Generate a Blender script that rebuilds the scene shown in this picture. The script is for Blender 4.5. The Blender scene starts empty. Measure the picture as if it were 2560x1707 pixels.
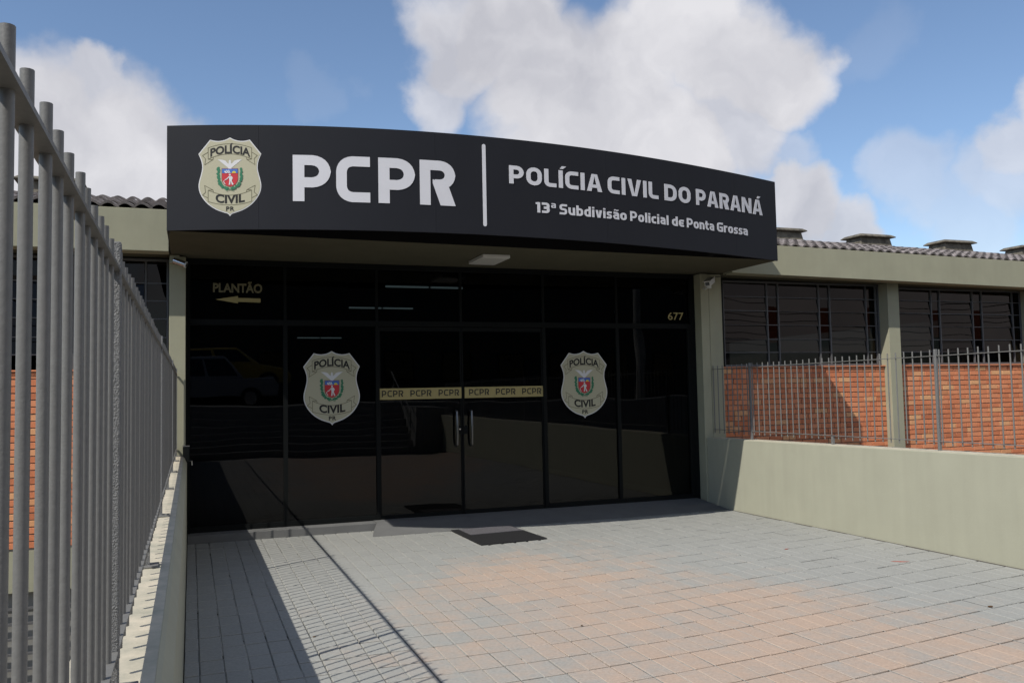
import bpy, bmesh, math, random
from math import sin, cos, pi, radians, sqrt, atan2, hypot
from mathutils import Vector, Matrix, noise as mnoise
from mathutils.geometry import tessellate_polygon

random.seed(7)
scene = bpy.context.scene
COL = scene.collection

# ------------------------------------------------------------------ camera
yaw, pit, rol = .3532, .0592, -.0201
CAMPOS = Vector((.0096, -9.4973, 1.3427))
fw = Vector((sin(yaw)*cos(pit), cos(yaw)*cos(pit), sin(pit)))
rt = Vector((cos(yaw), -sin(yaw), 0)); up = rt.cross(fw)
cR = rt*cos(rol)+up*sin(rol); cU = -rt*sin(rol)+up*cos(rol)
cam = bpy.data.cameras.new('camera'); cam.sensor_width = 36; cam.lens = 36*2181.2/2560
cam.clip_start = .05; cam.clip_end = 2000
camo = bpy.data.objects.new('camera', cam); COL.objects.link(camo)
M = Matrix(((cR.x, cU.x, -fw.x, CAMPOS.x), (cR.y, cU.y, -fw.y, CAMPOS.y), (cR.z, cU.z, -fw.z, CAMPOS.z), (0, 0, 0, 1)))
camo.matrix_world = M
scene.camera = camo

# ------------------------------------------------------------------ light, sky, exposure
scene.view_settings.view_transform = 'Standard'
scene.view_settings.look = 'None'
scene.view_settings.gamma = 1
scene.view_settings.use_curve_mapping = False
scene.view_settings.exposure = 0.0
SUNDIR = Vector((.58, .33, -.745)).normalized()      # the way the light travels
sun = bpy.data.lights.new('sun', 'SUN'); sun.energy = 4.4; sun.angle = radians(.45); sun.color = (1, .955, .88)
suno = bpy.data.objects.new('sun', sun); COL.objects.link(suno)
suno.rotation_euler = SUNDIR.to_track_quat('-Z', 'Y').to_euler()
W = bpy.data.worlds.new('World'); scene.world = W; W.use_nodes = True
nt = W.node_tree; nt.nodes.clear()
def N(t, **k):
    n = nt.nodes.new(t)
    for a, b in k.items(): setattr(n, a, b)
    return n
def L(a, b): nt.links.new(a, b)
sky = N('ShaderNodeTexSky', sky_type='NISHITA', sun_disc=False)
sky.sun_elevation = math.asin(-SUNDIR.z); sky.sun_rotation = math.atan2(-SUNDIR.x, -SUNDIR.y)
sky.air_density = 1.0; sky.dust_density = .3; sky.ozone_density = 2.0; sky.altitude = 900
bg1 = N('ShaderNodeBackground'); bg1.inputs[1].default_value = .142
L(sky.outputs[0], bg1.inputs[0])
tc = N('ShaderNodeTexCoord')
n1 = N('ShaderNodeTexNoise'); n1.inputs['Scale'].default_value = 6.5; n1.inputs['Detail'].default_value = 9; n1.inputs['Roughness'].default_value = .54
L(tc.outputs['Generated'], n1.inputs['Vector'])
sub = N('ShaderNodeVectorMath', operation='SUBTRACT'); L(n1.outputs['Color'], sub.inputs[0]); sub.inputs[1].default_value = (.5, .5, .5)
sc_ = N('ShaderNodeVectorMath', operation='SCALE'); L(sub.outputs[0], sc_.inputs[0]); sc_.inputs['Scale'].default_value = .17
add = N('ShaderNodeVectorMath', operation='ADD'); L(tc.outputs['Generated'], add.inputs[0]); L(sc_.outputs[0], add.inputs[1])
nrm = N('ShaderNodeVectorMath', operation='NORMALIZE'); L(add.outputs[0], nrm.inputs[0])
def skydir(u, v):
    d = fw + cR*((u-1280)/2181.2) - cU*((v-853.5)/2181.2)
    return d.normalized()
blobs = [(60, 360, 210, 1), (290, 410, 190, 1), (-80, 430, 280, 1), (440, 480, 140, .9), (150, 570, 280, 1), (30, 260, 130, .9), (260, 260, 90, .9),
         (1130, 130, 150, .95), (1210, 110, 150, 1), (1390, 200, 220, 1), (1580, 160, 190, 1), (1770, 90, 150, 1), (1830, 150, 160, 1), (1960, 190, 130, 1), (1480, 340, 190, 1),
         (1690, 360, 170, 1), (1850, 340, 130, .9), (1290, 60, 150, 1), (1720, -20, 130, 1), (1080, 260, 110, .8), (1960, 400, 90, .45),
         (2020, 530, 110, .95), (1960, 500, 90, .95), (2130, 580, 80, .85), (2300, 440, 110, .40), (2420, 530, 110, .34), (2250, 420, 70, .35), (2560, 350, 90, .70), (2620, 260, 80, .7), (2540, 430, 110, .5), (2170, 90, 90, .2), (820, 250, 70, .16)]
acc = None
for (u, v, r, w) in blobs:
    c = skydir(u, v); a = .86*r/2181.2; w = w if w > .3 else w*.4
    dt = N('ShaderNodeVectorMath', operation='DOT_PRODUCT'); L(nrm.outputs[0], dt.inputs[0]); dt.inputs[1].default_value = c
    mr = N('ShaderNodeMapRange', interpolation_type='SMOOTHSTEP'); L(dt.outputs['Value'], mr.inputs['Value'])
    mr.inputs['From Min'].default_value = cos(a*1.27); mr.inputs['From Max'].default_value = cos(a*.66); mr.inputs['To Max'].default_value = w
    if acc is None: acc = mr.outputs[0]
    else:
        mx = N('ShaderNodeMath', operation='MAXIMUM'); L(acc, mx.inputs[0]); L(mr.outputs[0], mx.inputs[1]); acc = mx.outputs[0]
# scattered clouds in the rest of the sky, fading out inside the picture's own patch of sky
n2 = N('ShaderNodeTexNoise'); n2.inputs['Scale'].default_value = 3.0; n2.inputs['Detail'].default_value = 8; L(tc.outputs['Generated'], n2.inputs['Vector'])
r2 = N('ShaderNodeMapRange', interpolation_type='SMOOTHSTEP'); L(n2.outputs['Fac'], r2.inputs['Value']); r2.inputs['From Min'].default_value = .47; r2.inputs['From Max'].default_value = .64
dv = N('ShaderNodeVectorMath', operation='DOT_PRODUCT'); L(tc.outputs['Generated'], dv.inputs[0]); dv.inputs[1].default_value = skydir(1280, 200)
rv = N('ShaderNodeMapRange', interpolation_type='SMOOTHSTEP'); L(dv.outputs['Value'], rv.inputs['Value']); rv.inputs['From Min'].default_value = cos(radians(60)); rv.inputs['From Max'].default_value = cos(radians(40)); rv.inputs['To Min'].default_value = 1; rv.inputs['To Max'].default_value = 0
m2 = N('ShaderNodeMath', operation='MULTIPLY'); L(r2.outputs[0], m2.inputs[0]); L(rv.outputs[0], m2.inputs[1])
mx = N('ShaderNodeMath', operation='MAXIMUM'); L(acc, mx.inputs[0]); L(m2.outputs[0], mx.inputs[1]); acc = mx.outputs[0]
dk_ = N('ShaderNodeVectorMath', operation='DOT_PRODUCT'); L(nrm.outputs[0], dk_.inputs[0]); dk_.inputs[1].default_value = Vector((.62, -.72, .34)).normalized()
rk_ = N('ShaderNodeMapRange', interpolation_type='SMOOTHSTEP'); L(dk_.outputs['Value'], rk_.inputs['Value']); rk_.inputs['From Min'].default_value = cos(radians(42)); rk_.inputs['From Max'].default_value = cos(radians(28)); rk_.inputs['To Max'].default_value = .95
mx = N('ShaderNodeMath', operation='MAXIMUM'); L(acc, mx.inputs[0]); L(rk_.outputs[0], mx.inputs[1]); acc = mx.outputs[0]
n3 = N('ShaderNodeTexNoise'); n3.inputs['Scale'].default_value = 7; n3.inputs['Detail'].default_value = 7; n3.inputs['Roughness'].default_value = .5; L(nrm.outputs[0], n3.inputs['Vector'])
cr = N('ShaderNodeValToRGB'); L(n3.outputs['Fac'], cr.inputs[0])
cr.color_ramp.elements[0].position = .36; cr.color_ramp.elements[0].color = (.55, .555, .61, 1)
cr.color_ramp.elements[1].position = .62; cr.color_ramp.elements[1].color = (.80, .795, .83, 1)
bg2 = N('ShaderNodeBackground'); L(cr.outputs[0], bg2.inputs[0]); bg2.inputs[1].default_value = .98
mix = N('ShaderNodeMixShader'); L(acc, mix.inputs[0]); L(bg1.outputs[0], mix.inputs[1]); L(bg2.outputs[0], mix.inputs[2])
wo = N('ShaderNodeOutputWorld'); L(mix.outputs[0], wo.inputs[0])
W.cycles.sampling_method = 'MANUAL'; W.cycles.sample_map_resolution = 512
scene.cycles.max_bounces = 8; scene.cycles.transparent_max_bounces = 12
scene.cycles.sample_clamp_indirect = 4

# ------------------------------------------------------------------ helpers
def tag(o, label=None, cat=None, group=None, kind=None):
    if label: o['label'] = label
    if cat: o['category'] = cat
    if group: o['group'] = group
    if kind: o['kind'] = kind
    return o
def empty(name, loc=(0, 0, 0), label=None, cat=None, group=None):
    o = bpy.data.objects.new(name, None); COL.objects.link(o); o.location = loc; o.empty_display_size = .1
    return tag(o, label, cat, group)
class MB:
    def __init__(s): s.v = []; s.f = []; s.m = []
    def quad8(s, p, mat=0):            # p: 8 corners, bottom ring 0-3, top ring 4-7
        b = len(s.v); s.v += [tuple(q) for q in p]
        for f in ((3, 2, 1, 0), (4, 5, 6, 7), (0, 1, 5, 4), (1, 2, 6, 5), (2, 3, 7, 6), (3, 0, 4, 7)):
            s.f.append(tuple(b+i for i in f)); s.m.append(mat)
        return s
    def box(s, x0, x1, y0, y1, z0, z1, mat=0, top=None):   # top: function x -> dz to lower / raise
        t = top or (lambda x: 0)
        return s.quad8([(x0, y0, z0+t(x0)), (x1, y0, z0+t(x1)), (x1, y1, z0+t(x1)), (x0, y1, z0+t(x0)),
                        (x0, y0, z1+t(x0)), (x1, y0, z1+t(x1)), (x1, y1, z1+t(x1)), (x0, y1, z1+t(x0))], mat)
    def prism(s, pts, axis, a, b, mat=0):  # polygon pts (2D, ccw) extruded along axis from a to b
        n = len(pts); base = len(s.v)
        def P3(p, w):
            return {'x': (w, p[0], p[1]), 'y': (p[0], w, p[1]), 'z': (p[0], p[1], w)}[axis]
        s.v += [P3(p, a) for p in pts]+[P3(p, b) for p in pts]
        tris = tessellate_polygon([[Vector((p[0], p[1], 0)) for p in pts]])
        for t in tris:
            s.f.append(tuple(base+i for i in t)); s.m.append(mat)
            s.f.append(tuple(base+n+i for i in reversed(t))); s.m.append(mat)
        for i in range(n):
            j = (i+1) % n; s.f.append((base+i, base+j, base+n+j, base+n+i)); s.m.append(mat)
        return s
    def tube(s, pts, r, seg=10, mat=0, caps=True, taper=None):
        base = len(s.v); pts = [Vector(p) for p in pts]; n = len(pts)
        for i, p in enumerate(pts):
            d = (pts[min(i+1, n-1)]-pts[max(i-1, 0)]).normalized()
            a = d.orthogonal().normalized() if i == 0 else (pa-d*pa.dot(d)).normalized()
            pa = a; b = d.cross(a); rr = r*(taper[i] if taper else 1)
            for k in range(seg):
                q = p+a*(rr*cos(2*pi*k/seg))+b*(rr*sin(2*pi*k/seg)); s.v.append(tuple(q))
        for i in range(n-1):
            for k in range(seg):
                k2 = (k+1) % seg
                s.f.append((base+i*seg+k, base+i*seg+k2, base+(i+1)*seg+k2, base+(i+1)*seg+k)); s.m.append(mat)
        if caps:
            s.f.append(tuple(base+k for k in reversed(range(seg)))); s.m.append(mat)
            s.f.append(tuple(base+(n-1)*seg+k for k in range(seg))); s.m.append(mat)
        return s
    def mesh(s, name, mats, smooth=False, fix=True):
        me = bpy.data.meshes.new(name); me.from_pydata(s.v, [], s.f)
        for m in (mats if isinstance(mats, (list, tuple)) else [mats]): me.materials.append(m)
        if any(s.m): me.polygons.foreach_set('material_index', s.m)
        me.update()
        if fix:
            bm = bmesh.new(); bm.from_mesh(me); bmesh.ops.recalc_face_normals(bm, faces=bm.faces); bm.to_mesh(me); bm.free()
        if smooth:
            me.polygons.foreach_set('use_smooth', [True]*len(me.polygons))
            try: me.set_sharp_from_angle(angle=radians(38))
            except Exception: pass
        return me
    def build(s, name, mats, parent=None, smooth=False, fix=True, bevel=0, **k):
        me = s.mesh(name, mats, smooth, fix)
        if bevel:
            bm = bmesh.new(); bm.from_mesh(me)
            bmesh.ops.bevel(bm, geom=[e for e in bm.edges if e.is_manifold and e.calc_face_angle(0) > .5], offset=bevel, segments=2, affect='EDGES', profile=.5)
            bm.to_mesh(me); bm.free(); 
        return link(name, me, parent, **k)
def link(name, me, parent=None, loc=None, **k):
    o = bpy.data.objects.new(name, me); COL.objects.link(o)
    if parent is not None:
        o.parent = parent
        pl = Vector((0, 0, 0)); q = parent
        while q is not None: pl += q.location; q = q.parent
        o.location = (Vector(loc) if loc is not None else Vector((0, 0, 0))) - pl
    elif loc is not None: o.location = loc
    return tag(o, **k) if k else o
# (parents carry no rotation, so a child's world position is simply its own vertices + loc)

# ------------------------------------------------------------------ materials
def mat(name, color, rough=.7, spec=.3, metal=0, var=.0, vscale=6, bump=0, bscale=60, stretch=None, streak=0, col2=None, emit=None, rnd=None, detail=5, coat=0, bd=.0015):
    m = bpy.data.materials.new(name); m.use_nodes = True; t = m.node_tree; b = t.nodes['Principled BSDF']
    b.inputs['Roughness'].default_value = rough; b.inputs['Specular IOR Level'].default_value = spec; b.inputs['Metallic'].default_value = metal
    c = t.nodes.new('ShaderNodeRGB'); c.outputs[0].default_value = (*color, 1); out = c.outputs[0]
    geo = t.nodes.new('ShaderNodeNewGeometry')
    if rnd:
        oi = t.nodes.new('ShaderNodeObjectInfo'); r = t.nodes.new('ShaderNodeValToRGB'); t.links.new(oi.outputs['Random'], r.inputs[0])
        el = r.color_ramp.elements
        while len(el) > 1: el.remove(el[-1])
        el[0].position = rnd[0][0]; el[0].color = (*rnd[0][1], 1)
        for p, cc in rnd[1:]: e = el.new(p); e.color = (*cc, 1)
        out = r.outputs[0]
    if var:
        n = t.nodes.new('ShaderNodeTexNoise'); n.inputs['Scale'].default_value = vscale; n.inputs['Detail'].default_value = detail; n.inputs['Roughness'].default_value = .6
        src = geo.outputs['Position']
        if stretch:
            mp = t.nodes.new('ShaderNodeVectorMath'); mp.operation = 'MULTIPLY'; t.links.new(src, mp.inputs[0]); mp.inputs[1].default_value = stretch; src = mp.outputs[0]
        t.links.new(src, n.inputs['Vector'])
        mr = t.nodes.new('ShaderNodeMapRange'); t.links.new(n.outputs['Fac'], mr.inputs[0]); mr.inputs[1].default_value = .3; mr.inputs[2].default_value = .7
        mx = t.nodes.new('ShaderNodeMix'); mx.data_type = 'RGBA'; t.links.new(mr.outputs[0], mx.inputs['Factor'])
        dk = t.nodes.new('ShaderNodeMix'); dk.data_type = 'RGBA'; dk.blend_type = 'MULTIPLY'; dk.inputs['Factor'].default_value = 1; t.links.new(out, dk.inputs['A']); dk.inputs['B'].default_value = (1-var, 1-var, 1-var, 1)
        t.links.new(dk.outputs['Result'], mx.inputs['A'])
        if col2: mx.inputs['B'].default_value = (*col2, 1)
        else: t.links.new(out, mx.inputs['B'])
        out = mx.outputs['Result']
    if streak:
        n = t.nodes.new('ShaderNodeTexNoise'); n.inputs['Scale'].default_value = 1; n.inputs['Detail'].default_value = 6
        mp = t.nodes.new('ShaderNodeVectorMath'); mp.operation = 'MULTIPLY'; t.links.new(geo.outputs['Position'], mp.inputs[0]); mp.inputs[1].default_value = (9, 9, .9)
        t.links.new(mp.outputs[0], n.inputs['Vector'])
        mr = t.nodes.new('ShaderNodeMapRange'); t.links.new(n.outputs['Fac'], mr.inputs[0]); mr.inputs[1].default_value = .45; mr.inputs[2].default_value = .75; mr.inputs[3].default_value = 0; mr.inputs[4].default_value = streak
        mx = t.nodes.new('ShaderNodeMix'); mx.data_type = 'RGBA'; t.links.new(mr.outputs[0], mx.inputs['Factor']); t.links.new(out, mx.inputs['A']); mx.inputs['B'].default_value = (.23, .22, .17, 1)
        out = mx.outputs['Result']
    t.links.new(out, b.inputs['Base Color'])
    if bump:
        n = t.nodes.new('ShaderNodeTexNoise'); n.inputs['Scale'].default_value = bscale; n.inputs['Detail'].default_value = 5; t.links.new(geo.outputs['Position'], n.inputs['Vector'])
        bp = t.nodes.new('ShaderNodeBump'); bp.inputs['Strength'].default_value = min(bump, 1); bp.inputs['Distance'].default_value = bd*max(1, bump); t.links.new(n.outputs['Fac'], bp.inputs['Height']); t.links.new(bp.outputs[0], b.inputs['Normal'])
    if emit: b.inputs['Emission Color'].default_value = (*emit[0], 1); b.inputs['Emission Strength'].default_value = emit[1]
    if coat: b.inputs['Coat Weight'].default_value = coat; b.inputs['Coat Roughness'].default_value = .05
    return m
KH = (.348, .341, .246)
M_paint = mat('khaki_paint', KH, .85, .2, var=.10, vscale=3.0, bump=.5, bscale=70, streak=.18)
M_wallp = mat('parapet_paint', (.385, .380, .293), .85, .2, var=.07, vscale=2.5, bump=.5, bscale=60, streak=.15)
M_soffit = mat('shaded_khaki_paint', (.095, .090, .062), .9, .15, var=.15, vscale=4, bump=.3)  # the khaki paint darkened: shade under eaves and canopy put into the colour
M_topc = mat('parapet_top_concrete', (.50, .48, .38), .9, .2, var=.28, vscale=11, bump=.7, bscale=90, col2=(.56, .50, .39))
M_sign = mat('black_vinyl', (.0135, .0145, .019), .6, .2, var=.12, vscale=3, stretch=(1, 1, .4))
M_inner = mat('black_board', (.008, .008, .009), .9, .1)
M_letter = mat('silver_vinyl', (.60, .60, .63), .5, .4, var=.04, vscale=5)
M_iron = mat('grey_iron_paint', (.175, .172, .162), .5, .4, var=.16, vscale=120, bump=.6, bscale=420, bd=.0004)
M_rough = mat('rough_iron_paint', (.215, .215, .21), .45, .5, var=.45, vscale=260, bump=1, bscale=330, bd=.0045)
M_frame = mat('dark_aluminium', (.007, .008, .008), .55, .08, metal=0)
M_winfr = mat('grey_window_steel', (.11, .11, .113), .55, .35, var=.1, vscale=30)
M_brick = mat('orange_brick', (.5, .2, .1), .85, .2, var=.16, vscale=35, bump=.6, bscale=160,
              rnd=[(0, (.60, .205, .098)), (.25, (.67, .235, .112)), (.5, (.71, .262, .128)), (.72, (.73, .295, .150)), (.86, (.52, .170, .082)), (.93, (.76, .41, .20)), (1, (.73, .315, .16))])
M_mortar = mat('grey_mortar', (.27, .24, .20), .95, .1, var=.25, vscale=20, bump=.6)
M_roof = mat('weathered_concrete_tile', (.17, .15, .142), .9, .15, var=.45, vscale=9, bump=.7, bscale=60, col2=(.29, .26, .25))
M_vent = mat('lichened_cement', (.13, .12, .10), .95, .1, var=.55, vscale=8, bump=.8, bscale=50, col2=(.21, .19, .15))
M_slab = mat('polished_cement', (.140, .141, .138), .8, .25, var=.15, vscale=5, bump=.3, bscale=80)
M_mortarw = mat('white_joint_mortar', (.38, .375, .34), .95, .1, var=.35, vscale=25, bump=.5)
M_joint = mat('dark_joint_sand', (.13, .12, .105), 1, .05, var=.3, vscale=60, bump=.5)
M_rubber = mat('black_rubber', (.022, .022, .023), .85, .2, var=.3, vscale=80, bump=1.5, bscale=180)
M_carpet = mat('grey_mat_pile', (.15, .145, .155), 1, .05, var=.45, vscale=160, bump=3, bscale=260)
M_white = mat('white_plastic', (.62, .62, .60), .45, .4)
M_diff = mat('lamp_diffuser', (.55, .55, .52), .4, .3)
M_dkst = mat('dull_steel', (.16, .16, .165), .3, .5, metal=1)
M_chrome = mat('chrome', (.55, .55, .57), .22, .5, metal=1)
M_lens = mat('black_lens', (.01, .01, .012), .1, .6)
M_beige = mat('beige_vinyl', (.42, .40, .285), .6, .3)
M_ink = mat('black_ink', (.02, .02, .018), .6, .3)
M_line = mat('olive_line_ink', (.13, .12, .07), .6, .3)
M_wht = mat('white_ink', (.62, .62, .62), .6, .3)
M_red = mat('red_ink', (.50, .035, .045), .6, .3)
M_blue = mat('blue_ink', (.06, .15, .45), .6, .3)
M_yel = mat('yellow_ink', (.62, .50, .06), .6, .3)
M_grn = mat('green_ink', (.03, .17, .09), .6, .3)
M_gold = mat('gold_vinyl', (.34, .28, .12), .6, .3)
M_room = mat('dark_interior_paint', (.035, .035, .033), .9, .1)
M_tube = mat('fluorescent_tube', (.8, .8, .8), .5, emit=((.75, .95, 1), 1.2))
M_ground = mat('bare_ground', (.16, .14, .11), 1, .05, var=.4, vscale=2)
M_asph = mat('asphalt', (.05, .05, .052), .95, .1, var=.3, vscale=12, bump=.6)
M_conc = mat('concrete', (.27, .265, .25), .9, .15, var=.25, vscale=4, bump=.5)
M_far1 = mat('pale_render', (.20, .21, .23), .9, .1, var=.1, vscale=1)
M_conc2 = mat('darkened_render', (.07, .07, .066), .9, .1, var=.3, vscale=1)  # facade tone darkened to keep the glass reflections dark
M_far2 = mat('red_clay_roof', (.20, .065, .035), .9, .1, var=.3, vscale=6)
M_caryel = mat('yellow_car_paint', (.40, .27, .04), .3, .5, coat=.6)
M_cargry = mat('silver_car_paint', (.22, .23, .25), .3, .5, coat=.6)
M_tyre = mat('tyre_rubber', (.02, .02, .02), .9, .1)
M_leafr = mat('fallen_red_leaf', (.38, .08, .05), .8, .2)
M_leafd = mat('dry_brown_leaf', (.10, .055, .025), .9, .1)

def glass_mat(name, tint, ior=1.45, rc=(.82, .82, .83)):
    m = bpy.data.materials.new(name); m.use_nodes = True; t = m.node_tree; t.nodes.clear()
    o = t.nodes.new('ShaderNodeOutputMaterial'); mx = t.nodes.new('ShaderNodeMixShader'); fr = t.nodes.new('ShaderNodeFresnel'); fr.inputs[0].default_value = ior
    tr = t.nodes.new('ShaderNodeBsdfTransparent'); tr.inputs[0].default_value = (*tint, 1)
    gl = t.nodes.new('ShaderNodeBsdfGlossy'); gl.inputs['Roughness'].default_value = .0; gl.inputs[0].default_value = (*rc, 1)
    geo = t.nodes.new('ShaderNodeNewGeometry'); n = t.nodes.new('ShaderNodeTexNoise'); n.inputs['Scale'].default_value = 1.3; n.inputs['Detail'].default_value = 1
    t.links.new(geo.outputs['Position'], n.inputs['Vector'])
    bp = t.nodes.new('ShaderNodeBump'); bp.inputs['Strength'].default_value = .35; bp.inputs['Distance'].default_value = .006; t.links.new(n.outputs['Fac'], bp.inputs['Height'])
    t.links.new(bp.outputs[0], gl.inputs['Normal'])
    t.links.new(fr.outputs[0], mx.inputs[0]); t.links.new(tr.outputs[0], mx.inputs[1]); t.links.new(gl.outputs[0], mx.inputs[2]); t.links.new(mx.outputs[0], o.inputs[0])
    return m
M_glass = glass_mat('dark_tinted_glass', (.16, .17, .17), 1.42)
M_wglass = glass_mat('window_glass', (.08, .08, .08), 1.36, (.80, .70, .64))

# paver material: tone and peach come from per-tile attributes, mottling from noise
M_pav = bpy.data.materials.new('concrete_paver'); M_pav.use_nodes = True
t = M_pav.node_tree; b = t.nodes['Principled BSDF']; b.inputs['Roughness'].default_value = .9; b.inputs['Specular IOR Level'].default_value = .2
at = t.nodes.new('ShaderNodeAttribute'); at.attribute_name = 'tone'; ap = t.nodes.new('ShaderNodeAttribute'); ap.attribute_name = 'peach'
geo = t.nodes.new('ShaderNodeNewGeometry')
na = t.nodes.new('ShaderNodeTexNoise'); na.inputs['Scale'].default_value = 7; na.inputs['Detail'].default_value = 8; na.inputs['Roughness'].default_value = .7; t.links.new(geo.outputs['Position'], na.inputs['Vector'])
nb = t.nodes.new('ShaderNodeTexNoise'); nb.inputs['Scale'].default_value = 60; nb.inputs['Detail'].default_value = 5; t.links.new(geo.outputs['Position'], nb.inputs['Vector'])
ma = t.nodes.new('ShaderNodeMath'); ma.operation = 'MULTIPLY_ADD'; t.links.new(na.outputs['Fac'], ma.inputs[0]); ma.inputs[1].default_value = 1.1; t.links.new(ap.outputs['Fac'], ma.inputs[2])
mr = t.nodes.new('ShaderNodeMapRange'); mr.interpolation_type = 'SMOOTHSTEP'; t.links.new(ma.outputs[0], mr.inputs[0]); mr.inputs[1].default_value = .50; mr.inputs[2].default_value = 1.42
mxp = t.nodes.new('ShaderNodeMix'); mxp.data_type = 'RGBA'; t.links.new(mr.outputs[0], mxp.inputs['Factor']); mxp.inputs['A'].default_value = (.308, .310, .290, 1); mxp.inputs['B'].default_value = (.425, .322, .250, 1)
mr2 = t.nodes.new('ShaderNodeMapRange'); t.links.new(nb.outputs['Fac'], mr2.inputs[0]); mr2.inputs[1].default_value = .25; mr2.inputs[2].default_value = .75; mr2.inputs[3].default_value = .88; mr2.inputs[4].default_value = 1.1
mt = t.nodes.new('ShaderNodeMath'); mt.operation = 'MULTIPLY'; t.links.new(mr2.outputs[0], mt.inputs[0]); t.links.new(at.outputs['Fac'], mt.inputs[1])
vs = t.nodes.new('ShaderNodeVectorMath'); vs.operation = 'SCALE'; t.links.new(mxp.outputs['Result'], vs.inputs[0]); t.links.new(mt.outputs[0], vs.inputs['Scale'])
t.links.new(vs.outputs[0], b.inputs['Base Color'])
bp = t.nodes.new('ShaderNodeBump'); bp.inputs['Strength'].default_value = .5; bp.inputs['Distance'].default_value = .003; t.links.new(nb.outputs['Fac'], bp.inputs['Height']); t.links.new(bp.outputs[0], b.inputs['Normal'])

# ------------------------------------------------------------------ setting: ground, walkway, street
FZ = -.08           # walkway level
MB().box(-300, 300, -300, 300, -2.1, -1.9).build('ground', M_ground, kind='structure')
# ramp deck
deck = MB().box(-.24, 6.2, -12.0, 3.0, -.6, FZ-.014).build('walkway', M_joint, kind='structure')
# street on its bank, reached by steps behind the camera
MB().box(-150, 150, -60, -14.05, -1.85, 1.0).build('street_bank', M_conc, kind='structure')
MB().box(-150, 150, -30, -17.5, .9, 1.008).build('road', M_asph, kind='structure')
MB().box(-150, 150, -17.5, -14.05, 1.004, 1.12).build('pavement', M_conc, kind='structure')
st = empty('concrete_steps', (3, -12, FZ), 'concrete steps rising from the walkway to the street behind the camera', 'steps')
for i in range(7):
    MB().box(-.2, 5.3, -14.05, -12.0-.29*i, FZ-.1+.155*i, FZ+.155*(i+1)).build('step', M_conc, st)
MB().box(5.301, 6.2, -14.05, -12.001, FZ-.1, FZ+1.085).build('stair_side_block', M_conc, st)
hr = empty('stair_handrail', (5.2, -13, 1), 'grey tubular handrail along the right side of the concrete steps', 'handrail')
for z in (.55, .95):
    MB().tube([(5.15, -11.9, FZ+z), (5.15, -14.1, FZ+z+1.15)], .022).build('rail', M_iron, hr, smooth=True)
for k in range(3):
    MB().tube([(5.15, -12-.95*k, FZ+.5*k), (5.15, -12-.95*k, FZ+1.0+.5*k)], .02).build('post', M_iron, hr, smooth=True)

# ---- pavers: columns .125 wide, rows .25 deep, rows drifting slightly as laid
PX0, PW, PL = .054, .125, .25
def rowdrift(x):
    if x <= 1: return 0
    if x <= 3.2: return .03*(x-1)**2
    return .03*2.2**2+.132*(x-3.2)
def peachness(x, y):
    n = mnoise.noise(Vector((x*.9, y*.9, 3)))*.5 + mnoise.noise(Vector((x*3.1, y*3.1, 9)))*.45
    e1 = (x-.75)*.36                        # from the left side inwards
    xr = 3.6 + (-y-2.0)*.46                        # right hand limit drifting outwards towards the street
    e2 = (xr-x)*.42
    e3 = (-y-1.75)*.6 - max(0, (2.6-x))*.55
    v = min(e1, e2, e3)
    return max(-.45, min(.62, v))+n*.55
paving = empty('brick_paving', (3, -4, FZ)); tag(paving, kind='structure')
cand = []; SKIP = lambda xa, xb, ya, yb: False
cols = range(-1, 48); rows = range(0, 48)
for c in cols:
    xa = PX0+PW*c; xb = xa+PW
    xa_, xb_ = max(xa, -.024), min(xb, 5.977)
    if xb_-xa_ < .03: continue
    for r in rows:
        yb = -.107+.25*0-PL*r+ .25; ya = yb-PL
        y_c = (ya+yb)/2+rowdrift((xa+xb)/2)
        if y_c > -.10 or y_c < -12.0: continue
        half = (c*7+r*3) % 1
        cx = (xa_+xb_)/2
        d = Vector((cx, y_c, FZ))-CAMPOS; zc = d.dot(fw)
        vis = False; size = 0
        if zc > .5:
            u = 1280+2181.2*d.dot(cR)/zc; v = 853.5-2181.2*d.dot(cU)/zc
            vis = -60 < u < 2620 and v < 1790
            size = 1/(zc**3)
        cand.append((vis, size, c, r, xa_, xb_, ya, yb))
cand.sort(key=lambda q: (not q[0], -q[1]))
def paver(mb, xa, xb, ya, yb, g=.0028, ch=.0035, att=None):
    ya1, yb1 = ya+rowdrift(xa), yb+rowdrift(xa); ya2, yb2 = ya+rowdrift(xb), yb+rowdrift(xb)
    if min(yb1, yb2) > -.19: yb1 = min(yb1, -.19); yb2 = min(yb2, -.19)
    j = lambda s: random.uniform(-s, s)
    gx = g+random.uniform(0, .0015); gy = .0085+random.uniform(0, .002); h = FZ+j(.0012)
    o = [(xa+gx, ya1+gy), (xb-gx, ya2+gy), (xb-gx, yb2-gy*.5), (xa+gx, yb1-gy*.5)]
    i_ = [(o[0][0]+ch, o[0][1]+ch), (o[1][0]-ch, o[1][1]+ch), (o[2][0]-ch, o[2][1]-ch), (o[3][0]+ch, o[3][1]-ch)]
    b = len(mb.v); tx, ty = j(.004), j(.004)
    mb.v += [(x, y, FZ-.02) for x, y in o]+[(x, y, h-.003) for x, y in o]+[(x, y, h+tx*(x-xa)+ty*(y-ya)) for x, y in i_]
    fs = [(8, 9, 10, 11)]
    for k in range(4):
        l = (k+1) % 4; fs += [(k, l, 4+l, 4+k), (4+k, 4+l, 8+l, 8+k)]
    for f in fs: mb.f.append(tuple(b+q for q in f)); mb.m.append(0)
    cx, cy = (xa+xb)/2, (ya1+yb2)/2
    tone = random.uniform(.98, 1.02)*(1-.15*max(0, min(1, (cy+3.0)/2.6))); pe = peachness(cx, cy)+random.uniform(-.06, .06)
    att.append((tone, pe))
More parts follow.
